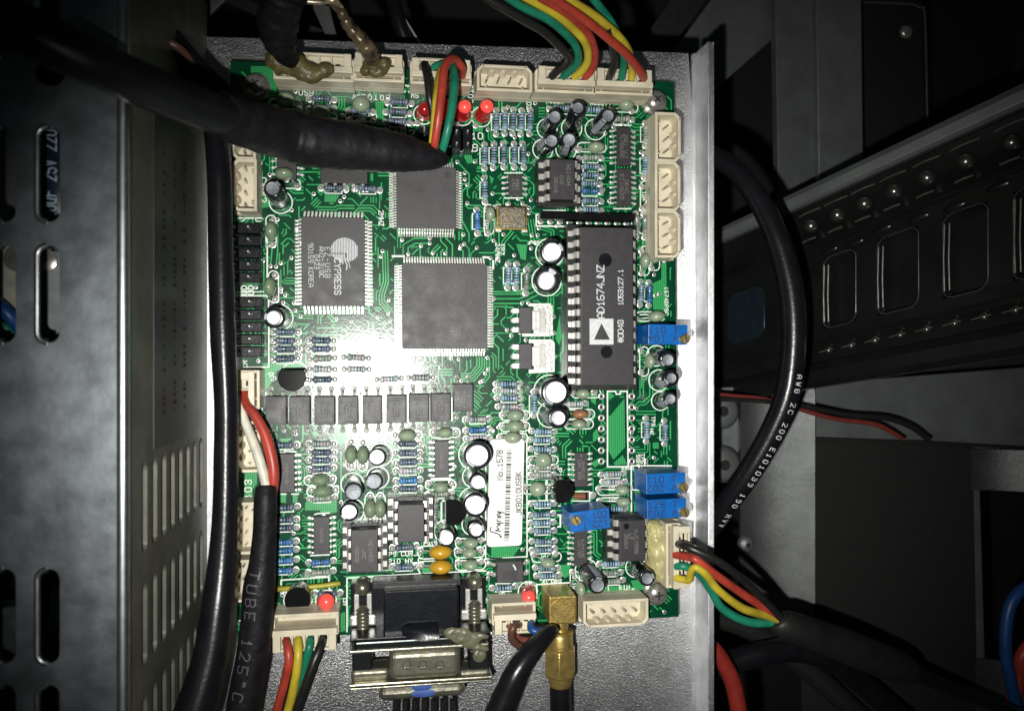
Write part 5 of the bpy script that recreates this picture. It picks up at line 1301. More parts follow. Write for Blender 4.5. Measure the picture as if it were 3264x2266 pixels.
cable("sleeved_cable", "black sleeve passing behind the thick cable at the top left", "cable", [(340, -80, 3.0, 50), (470, 60, 2.6, 52), (560, 170, 2.3, 54), (640, 262, 2.0, 56), (740, 345, 1.6, 52), (830, 400, 1.2, 46)], m_shrink, ns=20)
cable("insulated_wire", "brown wire peeking over the sleeve at the top left", "wire", [(430, 112, 2.6, 10), (480, 118, 3.1, 11), (540, 136, 3.2, 13), (585, 165, 3.0, 12), (612, 200, 2.6, 10)], m_wb)
cable("sleeved_cable", "dirty black sleeve rising from the glue above the USB lettering", "cable", [(930, 195, 1.6, 26), (900, 150, 2.4, 46), (885, 90, 3.0, 60), (895, 20, 3.6, 66), (915, -60, 4.2, 70)], m_shrink, ns=18, wob=.1)
cable("sleeved_cable", "brown and silver braided cable entering the second top plug", "cable", [(1190, 195, 1.6, 22), (1178, 165, 2.0, 27), (1152, 130, 2.3, 24), (1110, 80, 2.6, 20), (1085, 35, 2.9, 16), (1050, 0, 3.2, 16), (1010, -20, 3.4, 16)], M("tarnished_braid", (.12, .09, .055), .3, .4, var=.8, vs=4, bump=.7, bs=5), ns=16, wob=.12)
cable("insulated_wire", "bare silver wire end at the very top above the second plug", "wire", [(960, 4, 3.2, 8), (1020, 8, 3.2, 8), (1062, 2, 3.3, 10), (1085, 22, 3.0, 9), (1096, 46, 2.8, 7)], M("copper_strand", (.6, .5, .36), .3, .7, var=.5, vs=8))
kl, W, Rr = cable("power_cable", "long black cable with white print looping over the right side", "cable",
      [(2160, 478, -1.6, 30), (2220, 484, -1.2, 31), (2275, 500, -.8, 32), (2345, 545, -.3, 33), (2412, 628, 0.2, 35), (2470, 740, .6, 37), (2508, 860, .8, 39), (2528, 980, .9, 40), (2529, 1120, .9, 40), (2508, 1262, .8, 40), (2455, 1390, .5, 39), (2385, 1510, .1, 38), (2320, 1600, -.4, 37), (2262, 1680, -1.1, 35), (2200, 1740, -1.8, 33), (2120, 1800, -2.0, 33)], m_cable, n=10, ns=28)
cum = 0; idx = 0
tot = sum((W[i + 1] - W[i]).length for i in range(len(W) - 1))
def dist_to(px, py):
    best, bd, c = 0, 1e9, 0
    for i in range(len(W)):
        if i: c += (W[i] - W[i - 1]).length
        v = W[i] - EYE; t_ = v.dot(FWD); u_ = W0 / 2 + v.dot(RGT) / t_ * FPX; w_ = H0 / 2 - v.dot(UPV) / t_ * FPX
        d = (u_ - px) ** 2 + (w_ - py) ** 2
        if d < bd: bd, best = d, c
    return best
tg = G(); d0, d1 = dist_to(2508, 1195), dist_to(2280, 1660)
s_ = "AWG 2C 200 E101039 190 RVV"; path_text(tg, W, Rr, s_, d0, .19, side=.25, w=.03, narrow=.8, adv=(d1 - d0) / (.19 * .8 * len(s_)))
part("white_print", tg, m_cprint, kl)
sb, W_, R_ = cable("sleeved_cable", "black sleeve swallowing the four coloured wires at the lower right", "sleeve", [(2478, 1972, .9, 34), (2500, 1990, .9, 46), (2580, 2016, .6, 50), (2700, 2060, 0, 54), (2800, 2100, -.6, 54), (2862, 2125, -1.0, 52), (2896, 2138, -1.2, 40), (2905, 2142, -1.3, 20)], m_sleeve2, ns=24)
cable("black_cable", "black cable leaving the lower right sleeve towards the corner", "cable", [(2880, 2130, -1.4, 26), (3000, 2180, -2, 24), (3150, 2240, -2.5, 22), (3300, 2300, -3, 22)], m_cable)
cable("black_cable", "dull black cable passing below the coloured wires at the lower right", "cable", [(2190, 2150, -3.2, 40), (2320, 2112, -3.2, 38), (2440, 2080, -3.1, 38), (2540, 2072, -3.1, 37), (2640, 2100, -3.3, 36), (2750, 2180, -3.8, 36), (2880, 2290, -4, 36)], m_cable, ns=20)
cable("black_cable", "dark cable in the bottom right shadows", "cable", [(2250, 1960, -4.5, 30), (2400, 2010, -4.6, 32), (2560, 2120, -4.8, 34), (2760, 2300, -5, 34)], m_foam, ns=16)
cable("red_cable", "red cable at the bottom beside the plate's bent edge", "cable", [(2240, 2040, -1.9, 24), (2285, 2080, -1.9, 26), (2330, 2160, -1.9, 27), (2352, 2250, -1.9, 27), (2360, 2340, -1.9, 27)], M("deep_red_insulation", (.26, .025, .018), .4), ns=18)
cable("blue_cable", "dark blue cable at the right edge's bottom corner", "cable", [(3300, 1850, -4.2, 18), (3240, 1895, -4.2, 18), (3212, 1960, -4.2, 18), (3205, 2070, -4.2, 18), (3222, 2170, -4.2, 18), (3250, 2300, -4.2, 18)], m_wbl, ns=16)
cable("red_cable", "short red cable at the extreme right bottom edge", "cable", [(3290, 2040, -4.3, 18), (3258, 2090, -4.3, 20), (3250, 2150, -4.4, 20), (3230, 2230, -4.5, 20), (3200, 2320, -4.6, 20)], m_wr, ns=16)
tw = "thin twin wires across the grey panel"
cable("thin_wire", "thin red wire lying across the grey panel right of the looping cable", "wire", [(2262, 1254, -4.4, 6), (2350, 1262, -4.4, 6), (2441, 1272, -4.4, 6.5), (2548, 1304, -4.5, 7), (2659, 1334, -4.5, 7), (2780, 1350, -4.5, 8), (2835, 1372, -4.5, 7.5), (2880, 1400, -4.6, 6)], M("dim_red_insulation", (.16, .025, .02), .45), group=tw)
cable("thin_wire", "thin black wire just above the thin red one on the grey panel", "wire", [(2262, 1272, -4.3, 7), (2400, 1276, -4.3, 7), (2548, 1292, -4.3, 8), (2700, 1322, -4.3, 8.5), (2820, 1332, -4.3, 9), (2900, 1358, -4.4, 9), (2960, 1400, -4.6, 9)], m_wk, group=tw)
# ---------------------------------------------------------------- power supply case on the left
ZT = 7.0
def holed(name, outer, holes, t, mt, parent, T, bevel=0):
    """sheet with cut-outs: outline and holes in its own plane, thickness t, placed by matrix T"""
    bm = bmesh.new(); ed = []
    for lp in [outer] + holes:
        vs = [bm.verts.new((a, b, 0)) for a, b in lp]; ed += [bm.edges.new((vs[i], vs[(i + 1) % len(vs)])) for i in range(len(vs))]
    bmesh.ops.triangle_fill(bm, use_beauty=True, use_dissolve=False, edges=ed)
    bmesh.ops.recalc_face_normals(bm, faces=bm.faces)
    if bm.faces and sum(f.normal.z for f in bm.faces) < 0: bmesh.ops.reverse_faces(bm, faces=bm.faces)
    r = bmesh.ops.extrude_face_region(bm, geom=list(bm.faces))
    bmesh.ops.translate(bm, vec=(0, 0, -t), verts=[v for v in r['geom'] if isinstance(v, bmesh.types.BMVert)])
    bmesh.ops.recalc_face_normals(bm, faces=bm.faces)
    bm.transform(T); m = bpy.data.meshes.new(name); bm.to_mesh(m); bm.free()
    return obj(name, m, mt, parent, bevel)
def slot(cx, cy, w, h, n=8, flip=False):
    r = w / 2; pts = []
    for k in range(n + 1): a = math.pi * k / n; pts.append((cx + r * math.cos(a), cy + h / 2 - r + r * math.sin(a)))
    for k in range(n + 1): a = math.pi + math.pi * k / n; pts.append((cx + r * math.cos(a), cy - h / 2 + r + r * math.sin(a)))
    return pts
e0 = P(390, 1133, ZT); X1 = e0.x
psu = thing("power_supply", "zinc coated power supply case with slotted top and side at the left", "power supply", (X1 - 3, 0, ZP))
po = psu.location
xl = P(-400, 1133, ZT).x; yt_, yb_ = P(300, -500, ZT).y, -14.0
holes = []
for x0_, x1_ in ((-22, 50), (122, 190)):
    for y0_, y1_ in ((402, 708), (782, 1092), (1815, 2112), (2185, 2440), (-60, 190)):
        a, b = P(x0_, y0_, ZT), P(x1_, y1_, ZT)
        holes.append(slot((a.x + b.x) / 2, (a.y + b.y) / 2, b.x - a.x, a.y - b.y))
a, b = P(130, 200, ZT), P(190, 260, ZT)
holes.append([((a.x + b.x) / 2 + .30 * math.cos(k * math.pi / 8), (a.y + b.y) / 2 + .30 * math.sin(k * math.pi / 8)) for k in range(16)])
holes = [[(x, y) for x, y in h] for h in holes]
holed("slotted_top", [(xl, yb_), (X1 - .03, yb_), (X1 - .03, yt_), (xl, yt_)], holes, .12, m_zinc, psu, Matrix.Translation((-po.x, -po.y, ZT - po.z)), .03)
for h in holes[:-1]:
    k = len(h) // 4; pts = h[k:3 * k + 2]
    if pts[0][1] > yb_: part("slot_highlight", G().tube([(x - po.x - .03, y - po.y, ZT - .03 - po.z) for x, y in pts], .075, 8), m_edge, psu, 60)  # bright tube added round each slot's left half as its edge highlight
# folded edge, its highlight put in as a brighter metal
part("folded_edge", G().tube([(X1 - po.x - .02, yb_ - po.y, ZT - .10 - po.z), (X1 - po.x - .02, 0 - po.y, ZT - .10 - po.z), (X1 - po.x - .02, yt_ - po.y, ZT - .10 - po.z)], .14, 20), m_edge, psu, 60)
# side wall with ventilation slots: rows run along y, columns step down in z
zs = [5.45 - .80 * k for k in range(8)]
hs = []
yrow = [(-2.48, -4.6), (-5.3, -7.25), (-7.95, -9.95), (-10.6, -12.2)]
for z in zs:
    for ya_, yb2 in yrow: hs.append([(y, z_) for z_, y in slot(z, (ya_ + yb2) / 2, .44, abs(yb2 - ya_))])
T = Matrix(((0, 0, 1, X1 - po.x), (1, 0, 0, -po.y), (0, 1, 0, -po.z), (0, 0, 0, 1)))
holed("slotted_side", [(yb_, ZP), (yt_, ZP), (yt_, ZT - .16), (yb_, ZT - .16)], hs, .12, m_zincs, psu, T)
m_fin = M('pale_fin', (.46, .50, .51), .45, .5, var=.2)
for k in range(8): part("inner_fin", G().box(X1 - .30 - po.x, -7.5 - po.y, zs[k] - .0 - po.z, .10, 11.5, .46), m_fin, psu)
lab = G(); y0_, y1_ = P(540, 360, 3).y, -2.28
lab.box(X1 + .012 - po.x, (y0_ + y1_) / 2 - po.y, 2.7 - po.z, .02, abs(y1_ - y0_), 4.1); part("rating_label", lab, M("grey_rating_label", (.028, .031, .030), .4, var=.25, vs=2), psu)
lg = G()
rb = random.Random(9)
for row in range(3):
    zz = 1.9 + row * 1.0; y = y1_ + .8
    while y < y0_ - 1:
        h_ = rb.uniform(.05, .2); lg.add([(X1 + .026, y, zz - h_), (X1 + .026, y + .10, zz - h_), (X1 + .026, y + .10, zz + h_), (X1 + .026, y, zz + h_)], [(0, 1, 2, 3)]); y += rb.choice((.16, .2, .3, .5))
part("lettering", lg.rel(po), M("dim_print", (.006, .006, .006), .6), psu, kind="stuff")
# things inside the case seen through the slots
q = P(156, 556, 5.4); t = thing("large_capacitor", "dark blue capacitor printed 2200 uF 25v, seen through a slot of the case", "capacitor", (q.x, q.y, 3.6), 0)
part("can", G().lathe([(.72, -1.7), (.8, -1.6), (.8, 1.6), (.72, 1.7)], 28, (0, 0, 1), (0, 1, 0)), M("blue_black_sleeve", (.008, .02, .035), .3, coat=.3), t, 40)
tg = G()
def fnc(x, y, z): a = x / .8; return (.8 * math.sin(a) * 1.006 , y, 1 + .8 * math.cos(a) * 1.008)
text(tg, "200uF 25V 2200", 0, 0, .30, R(90), .034, 0, 1.0, narrow=.58, fn=fnc)
part("print", tg, M("steel_blue_print", (.40, .50, .62), .5), t)
q = P(30, 560, 4.2); o = part("inner_wall", G().box(q.x, q.y, 3.5, .7, 6, 1.4), m_greyl, None, bevel=.05); tag(o, "grey metal block seen through the leftmost upper slot", "metal block")
q = P(158, 900, 5.0); t = thing("terminal_block", "pale grey plastic block seen through the second slot down", "block", (q.x, q.y, 4))
part("body", G().box(.12, -.3, .5, 1.2, 2.1, 1.0), M("pale_grey_plastic", (.22, .25, .25), .5), t, bevel=.06)
part("screw_head", G().lathe([(.3, 1.0), (.3, 1.12), (.2, 1.16)], 18, (-.1, .5, 0)), m_steel, t, 40)
q = P(25, 880, 5.0); t = thing("terminal_block", "cream white block with a screw seen through the leftmost middle slot", "block", (q.x, q.y, 4))
part("body", G().box(-.2, .1, .5, 1.5, 2.0, 1.0), M("cream_plastic_dim", (.36, .36, .30), .5), t, bevel=.06)
part("screw_head", G().lathe([(.3, 1.0), (.3, 1.12), (.2, 1.16)], 18, (.25, .4, 0)), m_steel, t, 40)
cable("insulated_wire", "blue wire inside the power supply behind the middle slots", "wire", [(-60, 930, 5.2, 22), (10, 985, 5.4, 22), (60, 1040, 5.2, 22), (120, 1110, 4.6, 22)], m_wbl)
cable("insulated_wire", "green wire inside the power supply behind the middle slot", "wire", [(-60, 1000, 5.0, 16), (0, 1040, 5.1, 16), (50, 1062, 4.9, 16), (90, 1110, 4.4, 16)], m_wg)
q = P(40, 2010, 5.0); t = thing("large_capacitor", "dark glossy capacitor inside the case behind the lower left slot", "capacitor", (q.x, q.y, 3.5))
part("can", G().lathe([(.7, 0), (.75, .05), (.75, 1.5), (.66, 1.6), (.05, 1.6)], 26), m_sleeve, t, 40)
part("can_top", G().lathe([(.6, 1.6), (.6, 1.63), (.01, 1.63)], 24), m_zinc, t, 40)
o = part("inner_floor", G().box((xl + X1) / 2, 0, 1.6, X1 - xl - .6, 26, .1), m_dark, None); tag(o, "dark bottom sheet inside the power supply case", "sheet")

# ---------------------------------------------------------------- black drawer rail on the right
A0, A1 = P(2210, 795, -9), P(3420, 232, 4.2)      # upper long edge
B0, B1 = P(2210, 1258, -9), P(3420, 1034, 4.2)    # lower long edge
nrm = (A1 - A0).cross(B0 - A0).normalized()
if nrm.z < 0: nrm = -nrm
def RP(s, t, n=0.0):
    a, b = A0.lerp(A1, s), B0.lerp(B1, s); return a.lerp(b, t) + nrm * n
rail = thing("drawer_rail", "oily black ball bearing drawer rail slanting across the right side", "rail", RP(0, 1))
rlo = rail.location
def extr(prof, s0=0, s1=1, steps=1):
    g = G(); n = len(prof); vs = []
    for k in range(steps + 1):
        s = s0 + (s1 - s0) * k / steps; vs += [RP(s, t, d) for t, d in prof]
    fs = [tuple(range(n)), tuple(range((steps + 1) * n - 1, steps * n - 1, -1))]
    for k in range(steps): fs += [(k * n + i, (k + 1) * n + i, (k + 1) * n + (i + 1) % n, k * n + (i + 1) % n) for i in range(n)]
    g.add(vs, fs)
    return g.rel(rlo)
part("upper_lip", extr([(-.02, .0), (-.02, .62), (.015, .74), (.06, .70), (.075, .55), (.065, .1), (.0, -.15)]), m_greyl, rail, bevel=.03)
part("back_channel", extr([(.0, -.25), (.0, -.12), (1.0, -.12), (1.0, -.25)]), m_rail, rail)
part("ball_track", extr([(.075, -.1), (.075, .22), (.13, .10), (.22, .10), (.27, .25), (.30, .40), (.32, .40), (.32, -.1)]), m_rail, rail, 40)
part("lower_track", extr([(.84, -.1), (.84, .34), (.87, .40), (.90, .20), (.95, .14), (.955, -.1)]), m_rail, rail, 40)
part("lower_lip", extr([(.955, -.05), (.955, .42), (1.0, .60), (1.06, .60), (1.09, .45), (1.09, -.2)]), m_rail, rail, bevel=.04)
def rr(sa, sb, ta, tb, r, n=4):
    out = []
    for (cs, ct, a0) in ((sb - r, tb - r * 2.1, 0), (sa + r, tb - r * 2.1, 90), (sa + r, ta + r * 2.1, 180), (sb - r, ta + r * 2.1, 270)):
        for k in range(n + 1): a = R(a0 + 90 * k / n); out.append((cs + r * math.cos(a), ct + r * 2.1 * math.sin(a)))
    return out
WIN = [(.455, .545), (.60, .70), (.755, .85), (.90, 1.0)]
# inner slide sheet, in pieces around the windows
sh = extr([(.32, .28), (.32, .34), (.40, .34), (.40, .28)]); part("slide_edge", sh, m_rail, rail)
sh = extr([(.78, .28), (.78, .34), (.84, .34), (.84, .28)]); part("slide_edge", sh, m_rail, rail)
edges_ = [0.0] + [e for w_ in WIN for e in w_] + [1.0]
for i in range(0, len(edges_) - 1, 2):
    if edges_[i + 1] > edges_[i]: part("slide_web", extr([(.40, .28), (.40, .34), (.78, .34), (.78, .28)], edges_[i], edges_[i + 1]), m_rail, rail)
m_rim = M("polished_steel_edge", (.30, .30, .28), .28, .8, var=.3, vs=4)
for sa, sb in WIN:
    o_, i_ = rr(sa, sb, .40, .78, .022), rr(sa + .006, sb - .003, .42, .765, .02); g = G(); n = len(o_)
    g.add([RP(s, t, .342) for s, t in o_] + [RP(s, t, .16) for s, t in i_], [(i, (i + 1) % n, n + (i + 1) % n, n + i) for i in range(n)])
    part("window_recess", g.rel(rlo), m_rail, rail, 40)
    pts = [RP(s, t, .35) for s, t in o_ + o_[:1]]; part("window_edge", G().tube(pts, .014, 6).rel(rlo), m_rim, rail, 60)
    for off, hh in ((.004, .37), (.013, .30)): part("window_edge", G().tube([RP(sa + off, .44, hh), RP(sa + off - .002, .60, hh), RP(sa + off, .745, hh)], .034, 8).rel(rlo), m_rim, rail, 60)
for k, s in enumerate((.36, .47, .54, .61, .70, .78, .87, .95)):
    c = RP(s, .355 + .01 * (k % 3), .30) - rlo; u = (A1 - A0).normalized(); v_ = (B0 - A0).normalized(); g = G().ell((0, 0, 0), (.42, .16, .12), 16, 8)
    g.v = [tuple(c + u * a + v_ * b + nrm * d) for a, b, d in g.v]; part("pressed_bump", g, m_rail, rail, 80)
for t_, r_, n_ in ((.325, .025, .35), (.84, .03, .36), (.97, .04, .43)): part("highlight_ridge", G().tube([RP(s / 12, t_, n_) for s in range(13)], r_, 8).rel(rlo), m_nickel if t_ > .9 else m_rail, rail, 60)  # tubes added so that long highlight streaks run along the rail
g = G()   # tongue left of the windows
pts = [RP(s, t, .36) for s, t in rr(.15, .275, .42, .74, .03)]
part("raised_tongue", G().add(pts + [p - nrm * .3 for p in pts], [tuple(range(len(pts)))] + [(i, (i + 1) % len(pts), len(pts) + (i + 1) % len(pts), len(pts) + i) for i in range(len(pts))]).rel(rlo), M("blue_black_steel", (.09, .14, .19), .2, .9), rail, 40)
for px, py in ((2586, 722), (2668, 690), (2755, 652), (2850, 612), (2955, 570), (3078, 518), (3225, 462)):
    # ball centre on the track at the pixel
    best = None
    for k in range(400):
        s = k / 400; p = RP(s, .19, .30); v = p - EYE; t_ = v.dot(FWD); u_ = W0 / 2 + v.dot(RGT) / t_ * FPX
        if best is None or abs(u_ - px) < best[0]: best = (abs(u_ - px), s)
    s = best[1]; c = RP(s, .19, .30) - rlo
    part("steel_ball", G().ell(c, (.27, .27, .27), 20, 12), m_ball, rail, 80)
    u = (A1 - A0).normalized(); g = G()
    a = RP(s, .12, .42) - rlo; g.tube([a - u * .45, a - u * .2 + nrm * .08, a + u * .2 + nrm * .08, a + u * .5], .03, 6)
    a = RP(s, .27, .42) - rlo; g.tube([a - u * .3, a + nrm * .05, a + u * .3], .035, 6); part("ball_clip", g, m_nickel, rail, 50)
for k in range(9):
    s = .47 + k * .062; c = RP(s, .90, .34) - rlo; u = (A1 - A0).normalized()
    part("steel_ball", G().ell(c, (.15, .15, .15), 12, 8), m_ball, rail, 80); part("ball_clip", G().tube([c - u * .35 + nrm * .1, c + nrm * .16, c + u * .25 + nrm * .1], .025, 6), m_nickel, rail, 50)

# ---------------------------------------------------------------- grey cabinet panels and dark frames behind
def panel(name, label, cat, pts, z, t, mt, bevel=.05):
    g = slab(G(), pts, z, t); o = part(name, g, mt, None, bevel=bevel); tag(o, label, cat); return o
def vslab(pts, t):
    """sheet through arbitrary (px, py, z) corners with thickness t away from the eye"""
    p = [P(*q) for q in pts]; n = (p[1] - p[0]).cross(p[2] - p[0]).normalized()
    if n.z > 0: n = -n
    k = len(p); g = G(); g.add(p + [v + n * t for v in p], [tuple(range(k)), tuple(range(2 * k - 1, k - 1, -1))] + [(i, k + i, k + (i + 1) % k, (i + 1) % k) for i in range(k)])
    return g
def vpanel(name, label, cat, pts, t, mt, bevel=.04):
    g = vslab(pts, t); o = part(name, g, mt, None, bevel=bevel); tag(o, label, cat); return o
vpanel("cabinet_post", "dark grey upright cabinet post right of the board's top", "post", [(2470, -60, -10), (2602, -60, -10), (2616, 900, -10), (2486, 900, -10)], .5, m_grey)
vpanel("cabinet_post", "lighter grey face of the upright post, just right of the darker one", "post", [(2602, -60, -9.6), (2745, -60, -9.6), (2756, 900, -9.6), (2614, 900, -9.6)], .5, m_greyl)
vpanel("cabinet_brace", "grey diagonal brace running up right behind the plate's top corner", "brace", [(2150, 160, -11), (2310, -60, -11), (2480, -60, -11), (2480, 110, -11), (2230, 330, -11), (2180, 280, -11)], .4, m_grey)
vpanel("cabinet_brace", "narrow dark diagonal brace above the plate's top right corner", "brace", [(2040, 140, -12), (2180, -60, -12), (2300, -60, -12), (2120, 180, -12)], .4, m_dark if False else M("charcoal_steel", (.03, .03, .03), .5, .3))
t = thing("ventilation_housing", "dim black housing with a rounded corner at the top right", "housing", P(2800, 400, -13))
def RPx(pts, t_): return vslab(pts, t_).rel(t.location)
part("face", RPx([(2750, -60, -13), (2945, 5, -13), (2955, 420, -13), (2880, 470, -13), (2750, 520, -13)], .3), m_foam, t, bevel=.2, seg=3)
g = G(); wire(g, [(2745, 8, -12.8, 3), (2890, 14, -12.8, 3), (2932, 26, -12.8, 3), (2948, 60, -12.8, 3), (2956, 400, -12.8, 3)], 8, 8); part("rounded_rim", g.rel(t.location), m_grey, t, 60)
c = P(2888, 103, -12.7) - t.location; part("screw_head", G().ell(c, (.35, .35, .2), 16, 8), m_steel, t, 80)
vpanel("cabinet_post", "dim grey post at the extreme top right", "post", [(3232, -60, -8), (3330, -60, -8), (3330, 330, -8), (3246, 330, -8)], .4, m_foam)
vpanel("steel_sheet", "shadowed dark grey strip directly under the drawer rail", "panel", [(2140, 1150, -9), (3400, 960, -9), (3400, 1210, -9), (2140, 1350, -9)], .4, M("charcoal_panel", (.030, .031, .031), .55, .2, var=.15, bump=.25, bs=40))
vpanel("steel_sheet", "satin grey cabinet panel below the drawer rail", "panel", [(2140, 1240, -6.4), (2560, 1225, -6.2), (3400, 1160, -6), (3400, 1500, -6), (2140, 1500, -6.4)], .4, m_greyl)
def bent(name, label, px0, px1, py0, py1, z0_, s0, s1, mt, n=14):
    """sheet rolled about a line along y: its slope grows from s0 to s1 across"""
    a, b = P(px0, py0, z0_), P(px1, py1, z0_); w = b.x - a.x; z = z0_; top = []
    for k in range(n + 1):
        top.append((a.x + w * k / n, z)); z += w / n * (s0 + (s1 - s0) * k / n)
    g = G(); vs = [(x, a.y, z) for x, z in top] + [(x, b.y, z) for x, z in top] + [(x, a.y, z - .2) for x, z in top] + [(x, b.y, z - .2) for x, z in top]; m = n + 1
    fs = []
    for k in range(n): fs += [(k, m + k, m + k + 1, k + 1), (2 * m + k, 2 * m + k + 1, 3 * m + k + 1, 3 * m + k), (k, k + 1, 2 * m + k + 1, 2 * m + k), (m + k, 3 * m + k, 3 * m + k + 1, m + k + 1)]
    fs += [(0, 2 * m, 3 * m, m), (n, m + n, 3 * m + n, 2 * m + n)]
    o = part(name, g.add(vs, fs), mt, None, 40); tag(o, label, "panel"); return o
bent("steel_sheet", "satin grey strip left of the black sheet, catching the light", 2360, 2568, 1240, 2010, -6.0, -.05, .62, m_patch)
vpanel("black_sheet", "large matt black sheet at the lower right", "sheet", [(2540, 1398, -5.8), (2960, 1404, -5.8), (3120, 1430, -5.8), (3104, 1560, -5.8), (3118, 2330, -5.8), (2560, 2330, -5.8)], .2, m_foam, .03)
bent("steel_strip", "shiny grey frame piece beside the rectangular opening, lit from the front", 3098, 3300, 1432, 1556, -5.7, .1, 1.1, m_patch)
vpanel("steel_strip", "narrow grey frame edge left of the rectangular opening", "frame", [(3092, 1556, -5.9), (3124, 1556, -5.9), (3140, 2102, -5.9), (3110, 2102, -5.9)], .4, m_grey)
bent("steel_strip", "grey frame piece under the rectangular opening in the bottom right corner", 3112, 3320, 2102, 2330, -5.7, .1, 1.1, m_patch)
vpanel("black_sheet", "thin black rubber edge running along the top of the black sheet", "sheet", [(2540, 1392, -5.7), (3000, 1408, -5.7), (3300, 1424, -5.7), (3300, 1434, -5.7), (3000, 1420, -5.7), (2540, 1404, -5.7)], .12, m_dark, .02)
t = thing("screw", "small screw on the dark strip left of the black sheet", "screw", P(2378, 1734, -6))
part("head", G().lathe([(.34, -.1), (.34, .05), (.26, .16), (.04, .2)], 20), m_greyl, t, 60); part("recess", G().disc((0, 0), .1, .205), m_hole, t)
for i, (x, y, l) in enumerate(((2300, 1310, "upper of two blurred grey screws behind the looping cable"), (2305, 1480, "lower of two blurred grey screws behind the looping cable"))):
    t = thing("screw", l, "screw", P(x, y, -5.8)); part("head", G().lathe([(.75, -.3), (.75, .02), (.55, .15), (.1, .2)], 22), m_greyl, t, 60); part("recess", G().disc((0, 0), .22, .205), m_hole, t)
# top left clutter
vpanel("metal_bracket", "small grey bracket corner at the very top left of the plate", "bracket", [(400, -40, -3), (495, 15, -3), (458, 54, -3), (370, -10, -3)], .2, m_greyl)
vpanel("metal_bracket", "grey diamond cornered bracket above the plate's top left", "bracket", [(540, -60, -3), (720, -60, -3), (760, -40, -3), (638, 76, -3)], .2, m_grey)
vpanel("metal_bracket", "dark slanted metal bar behind the top sockets", "bracket", [(560, -60, -5), (640, -60, -5), (1120, 130, -5), (1010, 130, -5)], .3, m_foam)
vpanel("metal_bracket", "pale sliver of bracket between the two glued cables", "bracket", [(985, 0, -4), (1050, 20, -4), (1075, 120, -4), (1040, 118, -4)], .2, m_grey)
vpanel("metal_bracket", "thin bright blade behind the second and third top sockets", "bracket", [(1288, 58, -4), (1294, 60, -4), (1350, 150, -4), (1340, 150, -4)], .1, m_tin)
vpanel("side_bracket", "dull dark green sheet between the power supply and the black sleeves", "bracket", [(300, -60, 1.4), (420, -60, 1.4), (540, 200, 1.2), (560, 260, 1.2), (330, 200, 1.4)], .2, M("dark_green_sheet", (.012, .02, .016), .5, .3))
cable("black_cable", "dark cable crossing behind the top sockets", "cable", [(1240, -40, -4, 24), (1268, 60, -4, 24), (1300, 150, -4.2, 24), (1340, 260, -4.5, 24)], m_cable)

# ---------------------------------------------------------------- remaining white ink on the board
st("USB", 976, 297, 16, 0); st("MOTO3", 1198, 312, 15, 180, adv=1.25); st("SW", 1322, 306, 13, 180); st("SW", 1136, 310, 13, 180)
st("MOTO3", 1500, 292, 15, -90, adv=1.05); st("1", 1264, 418, 11, 0); st("2", 1236, 410, 14, -90); st("LED", 1286, 415, 14, -90); st("2", 1313, 427, 22, 0, 3.4); st("10", 1521, 434, 20, 0, 3.4); st("9", 1514, 472, 22, 0, 3.4)
st("MOTO2", 1686, 318, 14, -90); st("USTOM", 1768, 324, 12, 180); st("1OTOM", 1908, 330, 12, 180)
st("COM2", 838, 606, 20, -90, 3.2, 1.0); st("UTMG", 790, 676, 18, 0, 3.4, 1.1); st("CAM", 2078, 452, 13, 90); st("M", 2072, 585, 12, 90); st("LAMP", 2075, 736, 13, 90, adv=1.25); st("104", 2053, 626, 11, -90); st("104", 1552, 716, 11, -90)
st("2MHZ", 1215, 696, 14, -90, adv=.9); st("TP7", 1600, 795, 13, -90); st("24MHZ", 1586, 806, 13, -90); st("20uF", 1700, 774, 10, 180)
st("1674DPSC", 2124, 960, 12, -90, adv=1.0); st("TP3", 2082, 1342, 11, -90); st("HC", 2077, 1376, 11, -90); st("SGN", 2034, 1465, 12, -90); st("TP6", 2048, 1461, 12, -90)
st("J403", 791, 1572, 19, 90, 3.2, 1.2); st("JP1", 1784, 1500, 13, -90); st("A9", 868, 1200, 15, -60); st("LR", 780, 1162, 14, 90); st("UD", 778, 925, 16, 90, 3.4); st("UD", 800, 925, 16, 90, 3.4)
st("TP9 CUR_C", 1284, 1764, 13, 0, adv=1.0); st("TP10 HV_C", 1284, 1787, 13, 0, adv=1.0); st("C319", 1372, 1732, 11, 8); st("NEAR SW", 1606, 1912, 15, -2, adv=1.15); st("SW", 1683, 1857, 11); st("TP1  SIN", 1958, 1872, 12, 0, adv=1.1)
st("X1 CON2", 1760, 1851, 9, 0); st("0.1uF", 1831, 1860, 11, -90); st("MAGNET ALL", 974, 1948, 11, 0, adv=.9); st("12V", 1099, 1916, 9, -90); st("L", 1006, 1952, 12); st("104", 1954, 1589, 11); st("104", 1954, 1556, 11); st("R8FX", 2000, 1490, 11, 180); st("101", 1736, 1775, 10)
st("104", 1150, 386, 11, 180); st("104", 1152, 362, 8, 0)
sl([(758, 696), (835, 696)], 4); sl([(770, 706), (778, 702), (778, 696)], 3); sl([(812, 696), (818, 706), (830, 706)], 3); sl([(852, 720), (852, 905), (856, 925), (857, 1050), (857, 1170), (762, 1172)], 4.4)
sl([(754, 943), (850, 943), (855, 950)], 4); sl([(754, 932), (840, 930)], 3); sl([(1703, 656), (1703, 656)], 1) if False else None
sl([(1693, 725), (1709, 723), (1709, 684), (1832, 684)], 4.4) if False else sl([(1722, 685), (1709, 685), (1709, 721), (1832, 723)], 4.4)
